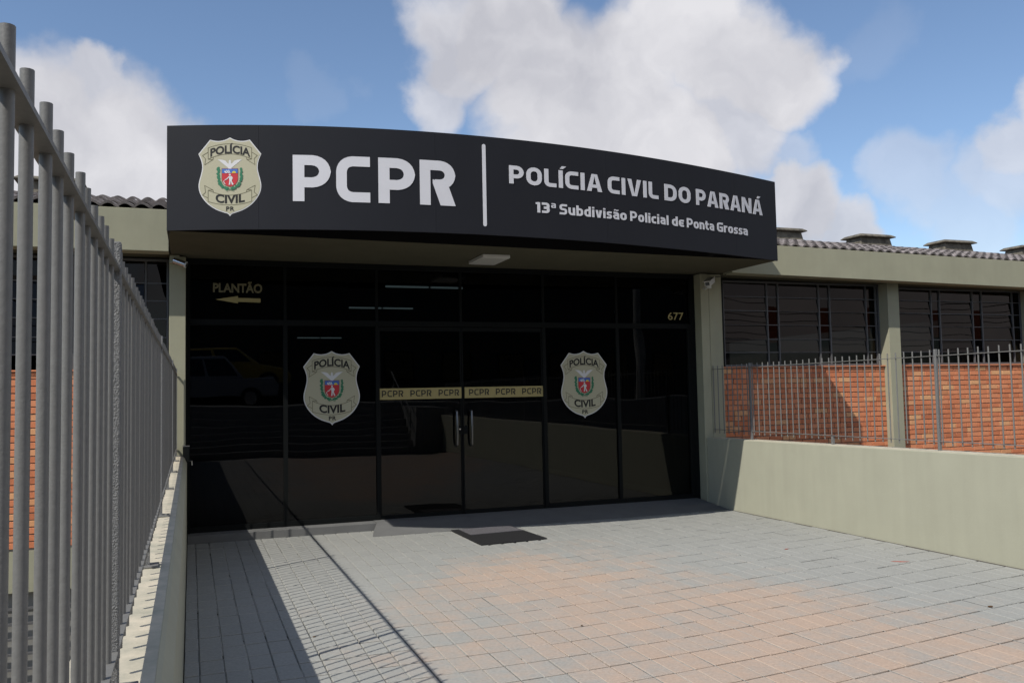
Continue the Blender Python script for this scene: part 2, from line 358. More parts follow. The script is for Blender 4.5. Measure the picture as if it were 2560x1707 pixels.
def set_att(me, att, per=12):
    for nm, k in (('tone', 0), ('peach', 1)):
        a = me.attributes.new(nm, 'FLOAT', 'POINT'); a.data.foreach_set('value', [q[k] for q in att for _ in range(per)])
rest = MB(); ratt = []
npart = 0
for (vis, size, c, r, xa, xb, ya, yb) in cand:
    if vis and npart < 300:
        m_ = MB(); att = []; paver(m_, xa, xb, ya, yb, att=att)
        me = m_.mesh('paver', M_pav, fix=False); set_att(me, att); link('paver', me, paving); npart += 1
    else: paver(rest, xa, xb, ya, yb, att=ratt)
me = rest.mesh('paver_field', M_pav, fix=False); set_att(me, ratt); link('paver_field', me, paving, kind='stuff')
jm = MB()
for c in range(0, 48):
    x = PX0+PW*c
    y0 = -12.0
    while y0 < -.4:
        ln = random.uniform(.2, 1.6); z = FZ-random.choice([.0012, .0022, .004, .007, .010])
        w = random.uniform(.0020, .0044); y1 = min(y0+ln, -.2)
        b0 = len(jm.v); jm.v += [(x-w, y0, z), (x+w, y0, z), (x+w, y1, z), (x-w, y1, z)]; jm.f.append((b0, b0+1, b0+2, b0+3)); jm.m.append(0)
        y0 = y1+random.uniform(0, .06)
jm.build('joint_mortar', M_mortarw, paving, fix=False, kind='stuff')

# ------------------------------------------------------------------ parapet walls
lp = empty('parapet_wall', (-.13, -6, 0), 'low khaki wall under the near grey railing, along the left edge of the paving', 'wall')
MB().prism([(-.235, -1.9), (-.026, -1.9), (-.026, .725), (-.046, .772), (-.056, .785), (-.235, .785)], 'y', -12.0, -.182).build('wall_body', M_wallp, lp)
MB().box(-.234, -.057, -11.99, -.184, .7855, .7875).build('wall_top', M_topc, lp)
rp = empty('parapet_wall', (6.1, -6, 0), 'long khaki wall along the right edge of the paving, carrying the far railing', 'wall')
z0, z1 = .745, .835
MB().quad8([(5.978, -12, -1.9), (6.19, -12, -1.9), (6.19, -.182, -1.9), (5.978, -.182, -1.9), (5.978, -12, z1), (6.19, -12, z1), (6.19, -.182, z0), (5.978, -.182, z0)]).build('wall_body', M_wallp, rp, bevel=.006)
MB().quad8([(5.988, -11.98, z1), (6.185, -11.98, z1), (6.185, -.19, z0), (5.988, -.19, z0), (5.988, -11.98, z1+.003), (6.185, -11.98, z1+.003), (6.185, -.19, z0+.003), (5.988, -.19, z0+.003)]).build('wall_top', M_topc, rp)
# dirt line at the wall foot
MB().box(5.966, 5.980, -12, -.7, FZ-.003, FZ+.004).build('joint_line', M_joint, rp)

# ------------------------------------------------------------------ railings
def railing(name, X, ys, wall_z, zb, zt, top, posts, stubs, label, yend, topf=lambda y: 0):
    e = empty(name, (X, -6, .75), label, 'railing', 'grey iron railings on the walkway walls')
    bar = MB().tube([(0, 0, -.045), (0, 0, 0), (0, 0, .4), (0, 0, top-zb)], .0062, 10).mesh('bar', M_iron, smooth=True)
    for y in ys:
        o = link('bar', bar, e, loc=(X+random.uniform(-.0015, .0015), y, zb+topf(y)+random.uniform(-.003, .003)))
    for z in (zb, zt):
        r = MB(); ya, yb = -12.0, yend
        r.quad8([(X-.012, ya, z-.003+topf(ya)), (X+.012, ya, z-.003+topf(ya)), (X+.012, yb, z-.003+topf(yb)), (X-.012, yb, z-.003+topf(yb)),
                 (X-.012, ya, z+.003+topf(ya)), (X+.012, ya, z+.003+topf(ya)), (X+.012, yb, z+.003+topf(yb)), (X-.012, yb, z+.003+topf(yb))]).build('rail', M_iron, e, smooth=False)
    for y in posts:
        p = MB().box(X-.0125, X+.0125, y-.0125, y+.0125, wall_z+topf(y)*.6, top+.005+topf(y)).build('post', M_rough, e, bevel=.003)
        q = MB().box(X-.045, X+.045, y-.045, y+.045, wall_z+topf(y)*.6, wall_z+topf(y)*.6+.007).build('base_plate', M_iron, e, bevel=.002)
        for sx in (-1, 1):
            MB().tube([(X+sx*.032, y-.03, wall_z+.004+topf(y)*.6), (X+sx*.032, y-.03, wall_z+.014+topf(y)*.6)], .007, 6).build('bolt', M_iron, q)
    for y in stubs:
        MB().box(X-.012, X+.012, y-.012, y+.012, wall_z+topf(y)*.6, zb-.003+topf(y)).build('short_leg', M_rough, e)
        MB().box(X-.04, X+.04, y-.04, y+.04, wall_z+topf(y)*.6, wall_z+topf(y)*.6+.007).build('base_plate', M_iron, e, bevel=.002)
    return e
postsL = [-7.64+2.70*k for k in range(-1, 3)]; postsL = [-10.34, -7.64, -4.94, -2.24, -.24]
ysL = [y for y in [-8.709+.0984*k for k in range(-33, 88)] if y < -.26 and all(abs(y-p) > .03 for p in postsL)]
railing('iron_railing', -.131, ysL, .7877, .866, 1.598, 1.648, postsL, [-8.99, -6.29, -3.59, -.95], 'tall near grey bar railing on the left wall, filling the left edge of the picture', -.19)
postsR = [-.942, -3.643, -6.345, -9.05, -11.7]
ysR = [y for y in [-.19-.0998*k for k in range(0, 118)] if all(abs(y-p) > .03 for p in postsR)]
tf = lambda y: .020*min(1, max(0, (-y-.2)/4.3))+.0
railing('iron_railing', 6.095, ysR, .7485, .848, 1.588, 1.630, postsR, [-2.3, -4.99, -7.7], 'grey bar railing standing on the right wall in front of the orange brickwork', -.182, tf)

# ------------------------------------------------------------------ building
B = empty('police_station', (3, 0, 0), 'single storey khaki police station with tinted glass entrance under a black curved sign', 'building')
dr = lambda x: -.0145*(x-6.2)           # the right wing's eaves sink slightly
SOF = 2.78
# pillars
MB().box(-.196, -.041, -.18, .12, -1.9, SOF).build('pillar', M_paint, B, bevel=.004)
MB().box(-.041, .0, -.06, .10, FZ, SOF).build('door_jamb', M_frame, B)
MB().box(5.956, 6.072, -.18, .14, -1.9, SOF).build('pillar', M_paint, B, bevel=.004)
MB().box(6.078, 6.262, -.174, .14, -1.9, SOF).build('pillar', M_paint, B, bevel=.004)
MB().box(5.884, 5.954, -.035, .12, FZ, SOF).build('side_jamb', M_frame, B)
for x0, x1 in ((8.90, 9.095), (11.55, 11.745), (14.3, 14.5)):
    MB().box(x0, x1, -.18, .14, -1.9, SOF+dr(x0)).build('pillar', M_paint, B, bevel=.004)
for x0, x1 in ((-2.9, -2.74), (-5.6, -5.4)):
    MB().box(x0, x1, -.18, .14, -1.9, SOF).build('pillar', M_paint, B, bevel=.004)
# fascia beams and eaves
MB().box(-9, -.195, -.45, -.25, 2.785, 3.195).build('fascia', M_paint, B, bevel=.004)
MB().box(6.245, 17, -.45, -.25, 2.765, 3.138, top=dr).build('fascia', M_paint, B, bevel=.004)
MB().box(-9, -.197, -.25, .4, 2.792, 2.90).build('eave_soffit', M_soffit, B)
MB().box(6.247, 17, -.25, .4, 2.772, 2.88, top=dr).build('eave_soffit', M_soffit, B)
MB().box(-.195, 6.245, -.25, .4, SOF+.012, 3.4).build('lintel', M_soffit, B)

# ---- canopy with its curved black sign
def prof(x):
    t_ = (x+.185)/6.415
    return (-1.61+.27*t_)-.59*4*t_*(1-t_)*(1-.4*(t_-.45))
def pnorm(x):
    d = (prof(x+.01)-prof(x-.01))/.02; n = Vector((d, -1, 0)); return n.normalized()
cb = MB()
cb.quad8([(-.178, -1.585, SOF), (6.225, -1.335, SOF), (6.225, -.25, SOF), (-.178, -.25, SOF), (-.178, -1.585, SOF+.1), (6.225, -1.335, SOF+.1), (6.225, -.25, SOF+.1), (-.178, -.25, SOF+.1)])
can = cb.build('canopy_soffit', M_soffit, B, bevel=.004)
cf = MB().quad8([(-.176, -1.592, SOF+.002), (6.224, -1.342, SOF+.002), (6.224, -1.337, SOF+.002), (-.176, -1.587, SOF+.002), (-.176, -1.592, 3.64), (6.224, -1.342, 3.64), (6.224, -1.337, 3.64), (-.176, -1.587, 3.64)])
cf.box(-.176, -.14, -1.50, -.45, SOF+.101, 3.64); cf.box(6.19, 6.223, -1.28, -.45, SOF+.101, 3.64)
cf.build('canopy_dark_lining', M_inner, B)  # black face over the slab edge paints in the hollow's shade
sg = empty('entrance_sign', (3, -1.9, 3.2), 'long curved black sign with silver PCPR lettering and beige shield over the entrance', 'sign')
Z0, Z1 = 2.778, 3.682
def panel(xa, xb):
    m_ = MB(); n = max(3, int((xb-xa)/.1)); b0 = 0
    for i in range(n+1):
        x = xa+(xb-xa)*i/n; y = prof(x); nn = pnorm(x)
        m_.v += [(x, y, Z0), (x-nn.x*.02, y-nn.y*.02, Z0), (x-nn.x*.02, y-nn.y*.02, Z1), (x, y, Z1)]
    for i in range(n):
        for k in range(4):
            l = (k+1) % 4; m_.f.append((i*4+k, i*4+l, i*4+4+l, i*4+4+k)); m_.m.append(0)
    m_.f += [(0, 1, 2, 3), (n*4+3, n*4+2, n*4+1, n*4)]; m_.m += [0, 0]
    me = m_.mesh('sign_panel', M_sign, smooth=True)
    return link('sign_panel', me, sg)
for xa, xb in ((-.186, .5485), (.5500, 2.05), (2.0512, 3.8), (3.8012, 5.548), (5.5495, 6.248)): panel(xa, xb)
# return ends and an unseen top sheet added to keep the hollow dark
MB().quad8([(-.184, -1.58, Z0), (-.16, -1.58, Z0), (-.16, -.45, Z0+.02), (-.184, -.45, Z0+.02), (-.184, -1.58, Z1), (-.16, -1.58, Z1), (-.16, -.45, Z1), (-.184, -.45, Z1)]).build('side_panel', M_sign, sg)
MB().quad8([(6.226, -1.31, Z0+.004), (6.247, -1.31, Z0+.004), (6.247, -.455, Z0+.02), (6.226, -.455, Z0+.02), (6.226, -1.31, Z1), (6.247, -1.31, Z1), (6.247, -.455, Z1), (6.226, -.455, Z1)]).build('side_panel', M_paint, sg)
tp = MB(); n = 40
for i in range(n+1):
    x = -.15+6.36*i/n; tp.v += [(x, prof(x)+.03, Z1-.02), (x, -.3, Z1-.02), (x, prof(x)+.03, Z1-.005), (x, -.3, Z1-.005)]
for i in range(n):
    a = i*4
    for q in ((0, 1, 5, 4), (2, 6, 7, 3), (0, 4, 6, 2), (1, 3, 7, 5)): tp.f.append(tuple(a+k for k in q)); tp.m.append(0)
tp.build('shade_sheet', M_inner, sg)
MB().box(-.17, 6.2, -.46, -.44, 2.9, Z1-.03).build('back_board', M_inner, sg)

# ---- flat lettering machinery
class Flat:
    """flat shapes in (x, z, height), later laid on a surface"""
    def __init__(s): s.v = []; s.f = []
    def poly(s, pts, h):
        b_ = len(s.v); s.v += [(p[0], p[1], h) for p in pts]
        for t_ in tessellate_polygon([[Vector((p[0], p[1], 0)) for p in pts]]): s.f.append(tuple(b_+i for i in t_))
    def path(s, pts, w, h, closed=False):
        P_ = []
        n = len(pts)
        for i, p in enumerate(pts):
            r = p[2] if len(p) > 2 else 0
            q = Vector(p[:2])
            if r and (closed or 0 < i < n-1):
                a_, b2 = Vector(pts[(i-1) % n][:2]), Vector(pts[(i+1) % n][:2])
                da, db = (a_-q), (b2-q); la, lb = da.length, db.length; da.normalize(); db.normalize()
                ang = da.angle(db); fa = .999 if (not closed and i-1 == 0) else .5; fb = .999 if (not closed and i+1 == n-1) else .5
                tl = min(r/math.tan(ang/2), la*fa, lb*fb)
                for k in range(7):
                    t_ = k/6; P_.append(((1-t_)**2)*(q+da*tl)+2*t_*(1-t_)*(q+(da+db)*tl*.10)+(t_**2)*(q+db*tl))
            else: P_.append(q)
        Q = [P_[0]]
        for q in P_[1:]:
            if (q-Q[-1]).length > 1e-5: Q.append(q)
        P_ = Q; n = len(P_); base = len(s.v)
        for i, p in enumerate(P_):
            pa = P_[i-1] if (i > 0 or closed) else None; pb = P_[(i+1) % n] if (i < n-1 or closed) else None
            d1 = (p-pa).normalized() if pa is not None else None; d2 = (pb-p).normalized() if pb is not None else None
            if d1 is None: d1 = d2
            if d2 is None: d2 = d1
            nn = Vector((-(d1.y+d2.y), d1.x+d2.x)); nn.normalize(); c_ = max(.5, nn.dot(Vector((-d1.y, d1.x))))
            o_ = nn*(w/2/c_); s.v += [(p.x+o_.x, p.y+o_.y, h), (p.x-o_.x, p.y-o_.y, h)]
        for i in range(n if closed else n-1):
            j = (i+1) % n; s.f.append((base+2*i, base+2*i+1, base+2*j+1, base+2*j))
    def text(s, body, x, z, size, h, bold=0, sx=1, align='LEFT', fn=None, track=1):
        cu = bpy.data.curves.new('t', 'FONT'); cu.body = body; cu.size = 1; cu.offset = bold; cu.align_x = align; cu.space_character = track; cu.resolution_u = 3
        o = bpy.data.objects.new('t', cu); COL.objects.link(o)
        dg = bpy.context.evaluated_depsgraph_get(); me = bpy.data.meshes.new_from_object(o.evaluated_get(dg))
        b_ = len(s.v); k = size
        for v_ in me.vertices:
            a_, c_ = v_.co.x*k*sx+x, v_.co.y*k+z
            if fn: a_, c_ = fn(a_, c_)
            s.v.append((a_, c_, h))
        for p in me.polygons: s.f.append(tuple(b_+i for i in p.vertices))
        bpy.data.objects.remove(o); bpy.data.meshes.remove(me); bpy.data.curves.remove(cu)
    def build(s, name, m, mapf, parent=None, step=0, thick=.0, **k):
        bm = bmesh.new(); vs = [bm.verts.new(v_) for v_ in s.v]
        for f in s.f:
            try: bm.faces.new([vs[i] for i in f])
            except ValueError: pass
        if step:
            xs = [v_[0] for v_ in s.v]; x = math.floor(min(xs)/step)*step
            while x < max(xs):
                bmesh.ops.bisect_plane(bm, geom=bm.verts[:]+bm.edges[:]+bm.faces[:], plane_co=(x, 0, 0), plane_no=(1, 0, 0)); x += step
        if thick:
            back = bmesh.ops.extrude_face_region(bm, geom=bm.faces[:])
            for q in back['geom']:
                if isinstance(q, bmesh.types.BMVert): q.co.z -= thick
        for v_ in bm.verts: v_.co = mapf(v_.co.x, v_.co.y, v_.co.z)
        bmesh.ops.recalc_face_normals(bm, faces=bm.faces)
        me = bpy.data.meshes.new(name); bm.to_mesh(me); bm.free(); me.materials.append(m)
        return link(name, me, parent, **k)
def sign_map(x, z, h):
    nn = pnorm(x); return Vector((x+nn.x*h, prof(x)+nn.y*h, z))
def glyph(F, ch, x, z, H, t_, h, xh=.74, w=None):
    """square rounded letters drawn as strokes; returns the advance width"""
    a = t_/2; dh = [0]
    def P_(pts, closed=False, tw=t_):
        dh[0] += 1; F.path([(x+p[0]*H, z+p[1]*H)+((p[2]*H,) if len(p) > 2 else ()) for p in pts], tw*H, h+dh[0]*.00035, closed)
    def PG(pts):
        dh[0] += 1; F.poly([(x+p[0]*H, z+p[1]*H) for p in pts], h+dh[0]*.00035)
    R_ = .30
    if ch == 'P':
        w = w or .72; P_([(a, 0), (a, 1)]); P_([(a, 1-a), (w-a, 1-a, R_), (w-a, .30+a, R_), (a, .30+a)])
    elif ch == 'C':
        w = w or .70; P_([(w, 1-a), (a, 1-a, R_*.75), (a, a, R_*.75), (w, a)])
    elif ch == 'R':
        w = w or .74; P_([(a, 0), (a, 1)]); P_([(a, 1-a), (w-a, 1-a, R_), (w-a, .36+a, R_*.8), (.42*w, .36+a)]); PG([(.36*w, .36+t_), (.36*w, .36+t_*.6), (w-1.45*t_, 0), (w, 0), (.36*w+1.5*t_, .36+t_*.4)])
    elif ch in 'OD':
        w = w or .78
        if ch == 'O': P_([(a, a, .27), (w-a, a, .27), (w-a, 1-a, .27), (a, 1-a, .27)], True)
        else: P_([(a, a), (w-a, a, R_), (w-a, 1-a, R_), (a, 1-a)]); P_([(a, 0), (a, 1)])
    elif ch == 'L': w = w or .62; P_([(a, 1), (a, a, .17), (w, a)])
    elif ch in 'IÍ':
        w = t_; P_([(a, 0), (a, 1)])
        if ch == 'Í': PG([(a-.04, 1.08), (a+.12, 1.08), (a+.30, 1.24), (a+.06, 1.24)])
    elif ch in 'AÁ':
        w = w or .84; q = t_*1.12
        PG([(0, 0), (q, 0), (w/2+.02, 1), (w/2-q*.62, 1)]); PG([(w-q, 0), (w, 0), (w/2+q*.62, 1), (w/2-.02, 1)]); P_([(.2*w, .30), (.8*w, .30)], tw=t_*.85)
        if ch == 'Á': PG([(w/2-.06, 1.08), (w/2+.10, 1.08), (w/2+.28, 1.24), (w/2+.04, 1.24)])
    elif ch == 'V':
        w = w or .84; q = t_*1.12
        PG([(0, 1), (q, 1), (w/2+.02, 0), (w/2-q*.62, 0)]); PG([(w-q, 1), (w, 1), (w/2+q*.62, 0), (w/2-.02, 0)])
    elif ch == 'N':
        w = w or .80; P_([(a, 0), (a, 1)]); P_([(w-a, 0), (w-a, 1)]); PG([(0, 1), (t_*1.15, 1), (w, 0), (w-t_*1.15, 0)])
    elif ch == 'S':
        w = .66; P_([(w, 1-a), (a, 1-a, .16), (a, .5, .16), (w-a, .5, .16), (w-a, a, .16), (0, a)])
    elif ch == 'G':
        w = .74; P_([(w, 1-a), (a, 1-a, .2), (a, a, .2), (w-a, a, .05), (w-a, .48), (.45*w, .48)])
    elif ch == '1': w = .34; P_([(w-a, 0), (w-a, 1-a*.2)]); PG([(0, .78), (w-a, .82), (w-a, 1), (0, .96)])
    elif ch == '3':
        w = .60; P_([(0, 1-a), (w-a, 1-a, .16), (w-a, .52, .10), (.15, .52)]); P_([(.15, .50), (w-a, .50, .12), (w-a, a, .16), (0, a)])
    elif ch == 'ª':
        w = .36; P_([(.03, 1-.05), (w-.05, 1-.05, .08), (w-.05, .55)], tw=.10); P_([(w-.05, .60), (.05, .60, .06), (.05, .78, .06), (w-.05, .78)], tw=.10)
    elif ch in 'aã':
        w = .58; m_ = xh*.54
        P_([(.05, xh-a), (w-a, xh-a, .16), (w-a, 0)]); P_([(w-a, a), (a, a, .12), (a, m_, .12), (w-a, m_)], tw=t_*.85)
        if ch == 'ã': P_([(.08, .88, ), (.2, .95), (.38, .88), (.52, .95)], tw=.10)
    elif ch == 'b': w = .60; P_([(a, 0), (a, 1)]); P_([(a, a), (w-a, a, .18), (w-a, xh-a, .18), (a, xh-a)])
    elif ch == 'd': w = .60; P_([(w-a, 0), (w-a, 1)]); P_([(w-a, a), (a, a, .18), (a, xh-a, .18), (w-a, xh-a)])
    elif ch == 'c': w = .50; P_([(w, xh-a), (a, xh-a, .16), (a, a, .16), (w, a)])
    elif ch == 'e': w = .52; P_([(w, xh-a), (a, xh-a, .16), (a, a, .16), (w, a)]); P_([(a, xh/2), (w*.9, xh/2)], tw=t_*.85)
    elif ch == 'i': w = t_; P_([(a, 0), (a, xh)]); P_([(a, xh+.10), (a, xh+.26)])
    elif ch == 'l': w = t_*1.0; P_([(a, 0), (a, 1)])
    elif ch == 'n': w = .60; P_([(a, 0), (a, xh)]); P_([(a, xh-a), (w-a, xh-a, .2), (w-a, 0)])
    elif ch == 'u': w = .60; P_([(w-a, 0), (w-a, xh)]); P_([(a, xh), (a, a, .2), (w-a, a)])
    elif ch == 'o': w = .62; P_([(a, a, .18), (w-a, a, .18), (w-a, xh-a, .18), (a, xh-a, .18)], True)
    elif ch == 'r': w = .42; P_([(a, 0), (a, xh)]); P_([(a, xh-a), (w, xh-a)])
    elif ch == 's': w = .50; P_([(w-.02, xh-a), (a, xh-a, .11), (a, xh/2, .11), (w-a, xh/2, .11), (w-a, a, .11), (0, a)], tw=t_*.88)
    elif ch == 't': w = .42; P_([(a+.06, .95), (a+.06, a, .16), (w, a)]); P_([(0, xh-a), (w, xh-a)])
    elif ch == 'v': w = .60; q = t_*1.1; PG([(0, xh), (q, xh), (w/2+.02, 0), (w/2-q*.62, 0)]); PG([(w-q, xh), (w, xh), (w/2+q*.62, 0), (w/2-.02, 0)])
    return w
def word(txt, x0, x1, z, H, t_, h, gap=.16, space=.42, parent=None, mapf=None, m=None, name='letter', step=.08, thick=.003, joined=False):
    adv = []; tot = 0
    F0 = Flat()
    for i, ch in enumerate(txt):
        w_ = space-gap if ch == ' ' else glyph(F0, ch, 0, 0, 1, t_, 0)
        adv.append(w_); tot += w_+(gap if i < len(txt)-1 else 0)
    k = (x1-x0)/(tot*H); x = 0; FJ = Flat()
    for ch, w_ in zip(txt, adv):
        if ch != ' ':
            F = FJ if joined else Flat()
            n0 = len(F.v); glyph(F, ch, x*H, 0, H, t_, h)
            F.v[n0:] = [(x0+vx*k, z+vz, vh) for vx, vz, vh in F.v[n0:]]
            if not joined: F.build(name, m, mapf, parent, step=step, thick=thick)
        x += w_+gap
    if joined: return FJ.build(name, m, mapf, parent, step=step, thick=thick)
for ch, xa, xb in (('P', .828, 1.142), ('C', 1.187, 1.474), ('P', 1.545, 1.866), ('R', 1.909, 2.232)):
    word(ch, xa, xb, 3.022, .402, .218, .004, parent=sg, mapf=sign_map, m=M_letter)
word('POLÍCIA', 2.751, 3.746, 3.266, .168, .215, .004, gap=.13, parent=sg, mapf=sign_map, m=M_letter)
word('CIVIL', 3.814, 4.440, 3.266, .168, .215, .004, gap=.14, parent=sg, mapf=sign_map, m=M_letter)
word('DO', 4.521, 4.878, 3.266, .168, .215, .004, gap=.14, parent=sg, mapf=sign_map, m=M_letter)
word('PARANÁ', 4.958, 6.002, 3.266, .168, .215, .004, gap=.12, parent=sg, mapf=sign_map, m=M_letter)
word('13ª', 3.015, 3.225, 3.014, .098, .22, .004, gap=.14, parent=sg, mapf=sign_map, m=M_letter)
word('Subdivisão', 3.266, 4.029, 3.014, .098, .20, .004, gap=.13, parent=sg, mapf=sign_map, m=M_letter)
word('Policial', 4.075, 4.563, 3.014, .098, .20, .004, gap=.15, parent=sg, mapf=sign_map, m=M_letter)
word('de', 4.612, 4.772, 3.014, .098, .20, .004, gap=.13, parent=sg, mapf=sign_map, m=M_letter)
word('Ponta', 4.816, 5.208, 3.014, .098, .20, .004, gap=.13, parent=sg, mapf=sign_map, m=M_letter)
word('Grossa', 5.256, 5.738, 3.014, .098, .20, .004, gap=.13, parent=sg, mapf=sign_map, m=M_letter)
F = Flat(); F.path([(2.507, 2.870), (2.507, 3.592)], .034, .004)
for zz in (2.870, 3.592): F.poly([(2.507+.017*cos(2*pi*k/16), zz+.017*sin(2*pi*k/16)) for k in range(16)], .0044)
F.build('divider_bar', M_letter, sign_map, sg, step=0, thick=.003)

# ---- the police shield, drawn once in its own units (1 wide, 1.317 tall, origin at the top centre, z down)
def smooth(pts, n=6):
    out = []
    for i in range(len(pts)-1):
        p0 = pts[max(i-1, 0)]; p1 = pts[i]; p2 = pts[i+1]; p3 = pts[min(i+2, len(pts)-1)]
        for k in range(n):
            t_ = k/n
            out.append(tuple(.5*((2*p1[j])+(-p0[j]+p2[j])*t_+(2*p0[j]-5*p1[j]+4*p2[j]-p3[j])*t_*t_+(-p0[j]+3*p1[j]-3*p2[j]+p3[j])*t_**3) for j in (0, 1)))
    return out+[pts[-1]]
right = smooth([(0, 0), (.075, .038), (.17, .058), (.25, .052), (.315, .035)])+[(.315, .035), (.50, .275)]+smooth([(.50, .275), (.455, .39), (.440, .50), (.455, .60), (.488, .73), (.497, .82), (.478, .92), (.42, 1.03), (.33, 1.13), (.21, 1.21), (.09, 1.256), (.05, 1.268)])+smooth([(.05, 1.268), (.022, 1.285), (0, 1.317)], 3)
OUT = right+[(-x, y) for x, y in reversed(right[1:-1])]
def shield(parent, cx, ztop, wd, ht, mapf, h0, step, relabel=None):
    kx, kz = wd, ht/1.317
    mp = lambda x, y, h: mapf(cx+x*kx, ztop-y*kz, h0+h)
    E_ = parent
    F = Flat(); F.poly(OUT, .001); F.build('white_border', M_wht, mp, E_, step=step)
    ins = []
    n = len(OUT)
    for i, p in enumerate(OUT):
        a_, b_ = Vector(OUT[(i-3) % n]), Vector(OUT[(i+3) % n]); d = (b_-a_).normalized(); nn = Vector((d.y, -d.x))
        c_ = Vector((0, .62))-Vector(p)
        if nn.dot(c_) < 0: nn = -nn
        ins.append(tuple(Vector(p)+nn*.016))
    F = Flat(); F.poly(ins, .0025); face = F.build('shield_face', M_beige, mp, E_, step=step)
    LW = .0085
    F = Flat()
    arcT = lambda x, y0, s: (x, y0+s*(x/.345)**2)
    tb = [arcT(-.345+.69*i/16, .107, .066) for i in range(17)]; bb = [arcT(-.345+.69*i/16, .277, .086) for i in range(17)]
    F.path(tb, LW, .0035); F.path(bb, LW, .0036)
    G_ = Flat()
    tc2 = [arcT(-.345+.69*i/16, .966, -.086) for i in range(17)]; bc = [arcT(-.345+.69*i/16, 1.130, -.060) for i in range(17)]
    G_.path(tc2, LW, .0035); G_.path(bc, LW, .0036)
    for s in (-1, 1):
        for pts in ([(.345, .173), (.345, .363)], [(.345, .245), (.435, .302), (.385, .357), (.398, .457), (.27, .372), (.262, .335)], [(.345, .363), (.27, .372)], [(.345, .363), (.29, .333)],
                    [(.345, .88), (.345, 1.07)], [(.345, 1.012), (.435, .962), (.385, .917), (.400, .802), (.268, .877), (.262, .917)], [(.345, .88), (.268, .877)]):
            (F if pts[0][1] < .6 else G_).path([(s*x, y) for x, y in pts], LW, .0037 if s > 0 else .0039)
    F.build('upper_ribbon', M_line, mp, E_, step=0); G_.build('lower_ribbon', M_line, mp, E_, step=0)
    F = Flat()
    F.text('POLÍCIA', 0, 0, .182, .004, bold=.034, sx=.94, align='CENTER', fn=lambda a_, c_: (a_, .262+.60*a_*a_-c_))
    F.text('CIVIL', 0, 0, .190, .004, bold=.036, sx=1.05, align='CENTER', fn=lambda a_, c_: (a_, 1.098-.48*a_*a_-c_))
    F.text('PR', .0, 0, .098, .004, bold=.034, sx=1.1, align='CENTER', track=1.15, fn=lambda a_, c_: (a_, 1.225-c_))
    F.build('lettering', M_ink, mp, E_, step=0)
    F = Flat()
    hw = [(.038, .50), (.075, .47), (.12, .43), (.16, .395), (.195, .370), (.12, .375), (.07, .392), (.04, .43), (.018, .44), (.018, .40), (.012, .382), (0, .375)]
    eg = hw+[(-x, y) for x, y in reversed(hw[:-1])]+[(-.02, .525), (.02, .525)]
    F.poly(eg, .004); F.build('eagle', M_wht, mp, E_, step=0)
    coa = []
    F = Flat(); sh_ = [(-.125, .525), (.125, .525), (.125, .70), (.112, .745), (.085, .785), (.045, .812), (0, .824), (-.045, .812), (-.085, .785), (-.112, .745), (-.125, .70)]
    F.poly([(x*1.06, .67+(y-.67)*1.05) for x, y in sh_], .0036); F.build('crest_rim', M_line, mp, E_)
    F = Flat(); F.poly(sh_, .0046); crest = F.build('crest_field', M_red, mp, E_)
    F = Flat(); F.poly([(-.123, .528), (.123, .528), (.123, .600), (-.123, .600)], .0056); F.build('crest_sky', M_blue, mp, E_)
    F = Flat(); F.poly([(.065+.033*cos(pi*k/8), .600-.036*sin(pi*k/8)) for k in range(9)], .0066); F.build('crest_sun', M_yel, mp, E_)
    F = Flat()
    F.poly([(-.09, .575), (-.075, .555), (-.035, .60), (-.07, .60)], .0066); F.poly([(-.062, .55), (-.045, .548), (-.005, .60), (-.027, .60)], .0067); F.poly([(-.03, .548), (-.012, .548), (.012, .60), (.0, .60)], .0068)
    F.poly([(.0+.016*cos(2*pi*k/10), .628+.018*sin(2*pi*k/10)) for k in range(10)], .0066)
    F.poly([(-.022, .652), (.03, .650), (.05, .685), (.036, .70), (.03, .735), (-.008, .735), (-.012, .69)], .0067)
    F.poly([(-.008, .73), (.012, .73), (.006, .795), (-.018, .795)], .0069); F.poly([(.012, .73), (.03, .73), (.06, .79), (.036, .797)], .0070)
    F.path([(-.018, .665), (-.05, .70), (-.078, .712)], .014, .0071); F.path([(-.03, .690), (-.095, .728)], .006, .0072); F.path([(-.10, .73), (-.088, .765), (-.070, .785)], .010, .0073)
    F.build('crest_reaper', M_wht, mp, E_)
    F = Flat(); rr = random.Random(3)
    def leaf(x, y, r, hh, an):
        F.poly([(x+r*(1+.25*cos(3*(2*pi*k/9)))*cos(2*pi*k/9+an), y+r*.95*sin(2*pi*k/9+an)) for k in range(9)], hh)
    pts = smooth([(-.18, .515), (-.185, .62), (-.178, .72), (-.14, .79), (-.085, .84), (-.02, .865)], 3)
    for i, (x, y) in enumerate(pts[:-1]):
        for j in range(2): leaf(x+rr.uniform(-.016, .016), y+rr.uniform(-.01, .01), rr.uniform(.017, .024), .004+.0001*(2*i+j), rr.uniform(0, 3))
    pts = smooth([(.175, .525), (.182, .62), (.178, .70), (.145, .78), (.085, .835), (.02, .865)], 3)
    for i, (x, y) in enumerate(pts[:-1]):
        for j in range(2): leaf(x+rr.uniform(-.012, .012), y+rr.uniform(-.012, .012), rr.uniform(.015, .021), .0058+.0001*(2*i+j), rr.uniform(0, 3))
    F.path([(-.05, .85), (.06, .895)], .008, .0075); F.path([(.05, .85), (-.06, .895)], .008, .0077)
    F.build('wreath', M_grn, mp, E_)
se = MB().box(0, .001, 0, .001, 0, .001)
emb = bpy.data.objects.new('shield_emblem', None); COL.objects.link(emb); emb.parent = sg; emb.location = Vector((.322, -1.75, 3.2))-sg.location
shield(emb, .320, 3.571, .506, .680, sign_map, .001, .05)
glass_map = lambda x, z, h: Vector((x, -.016-h, z))
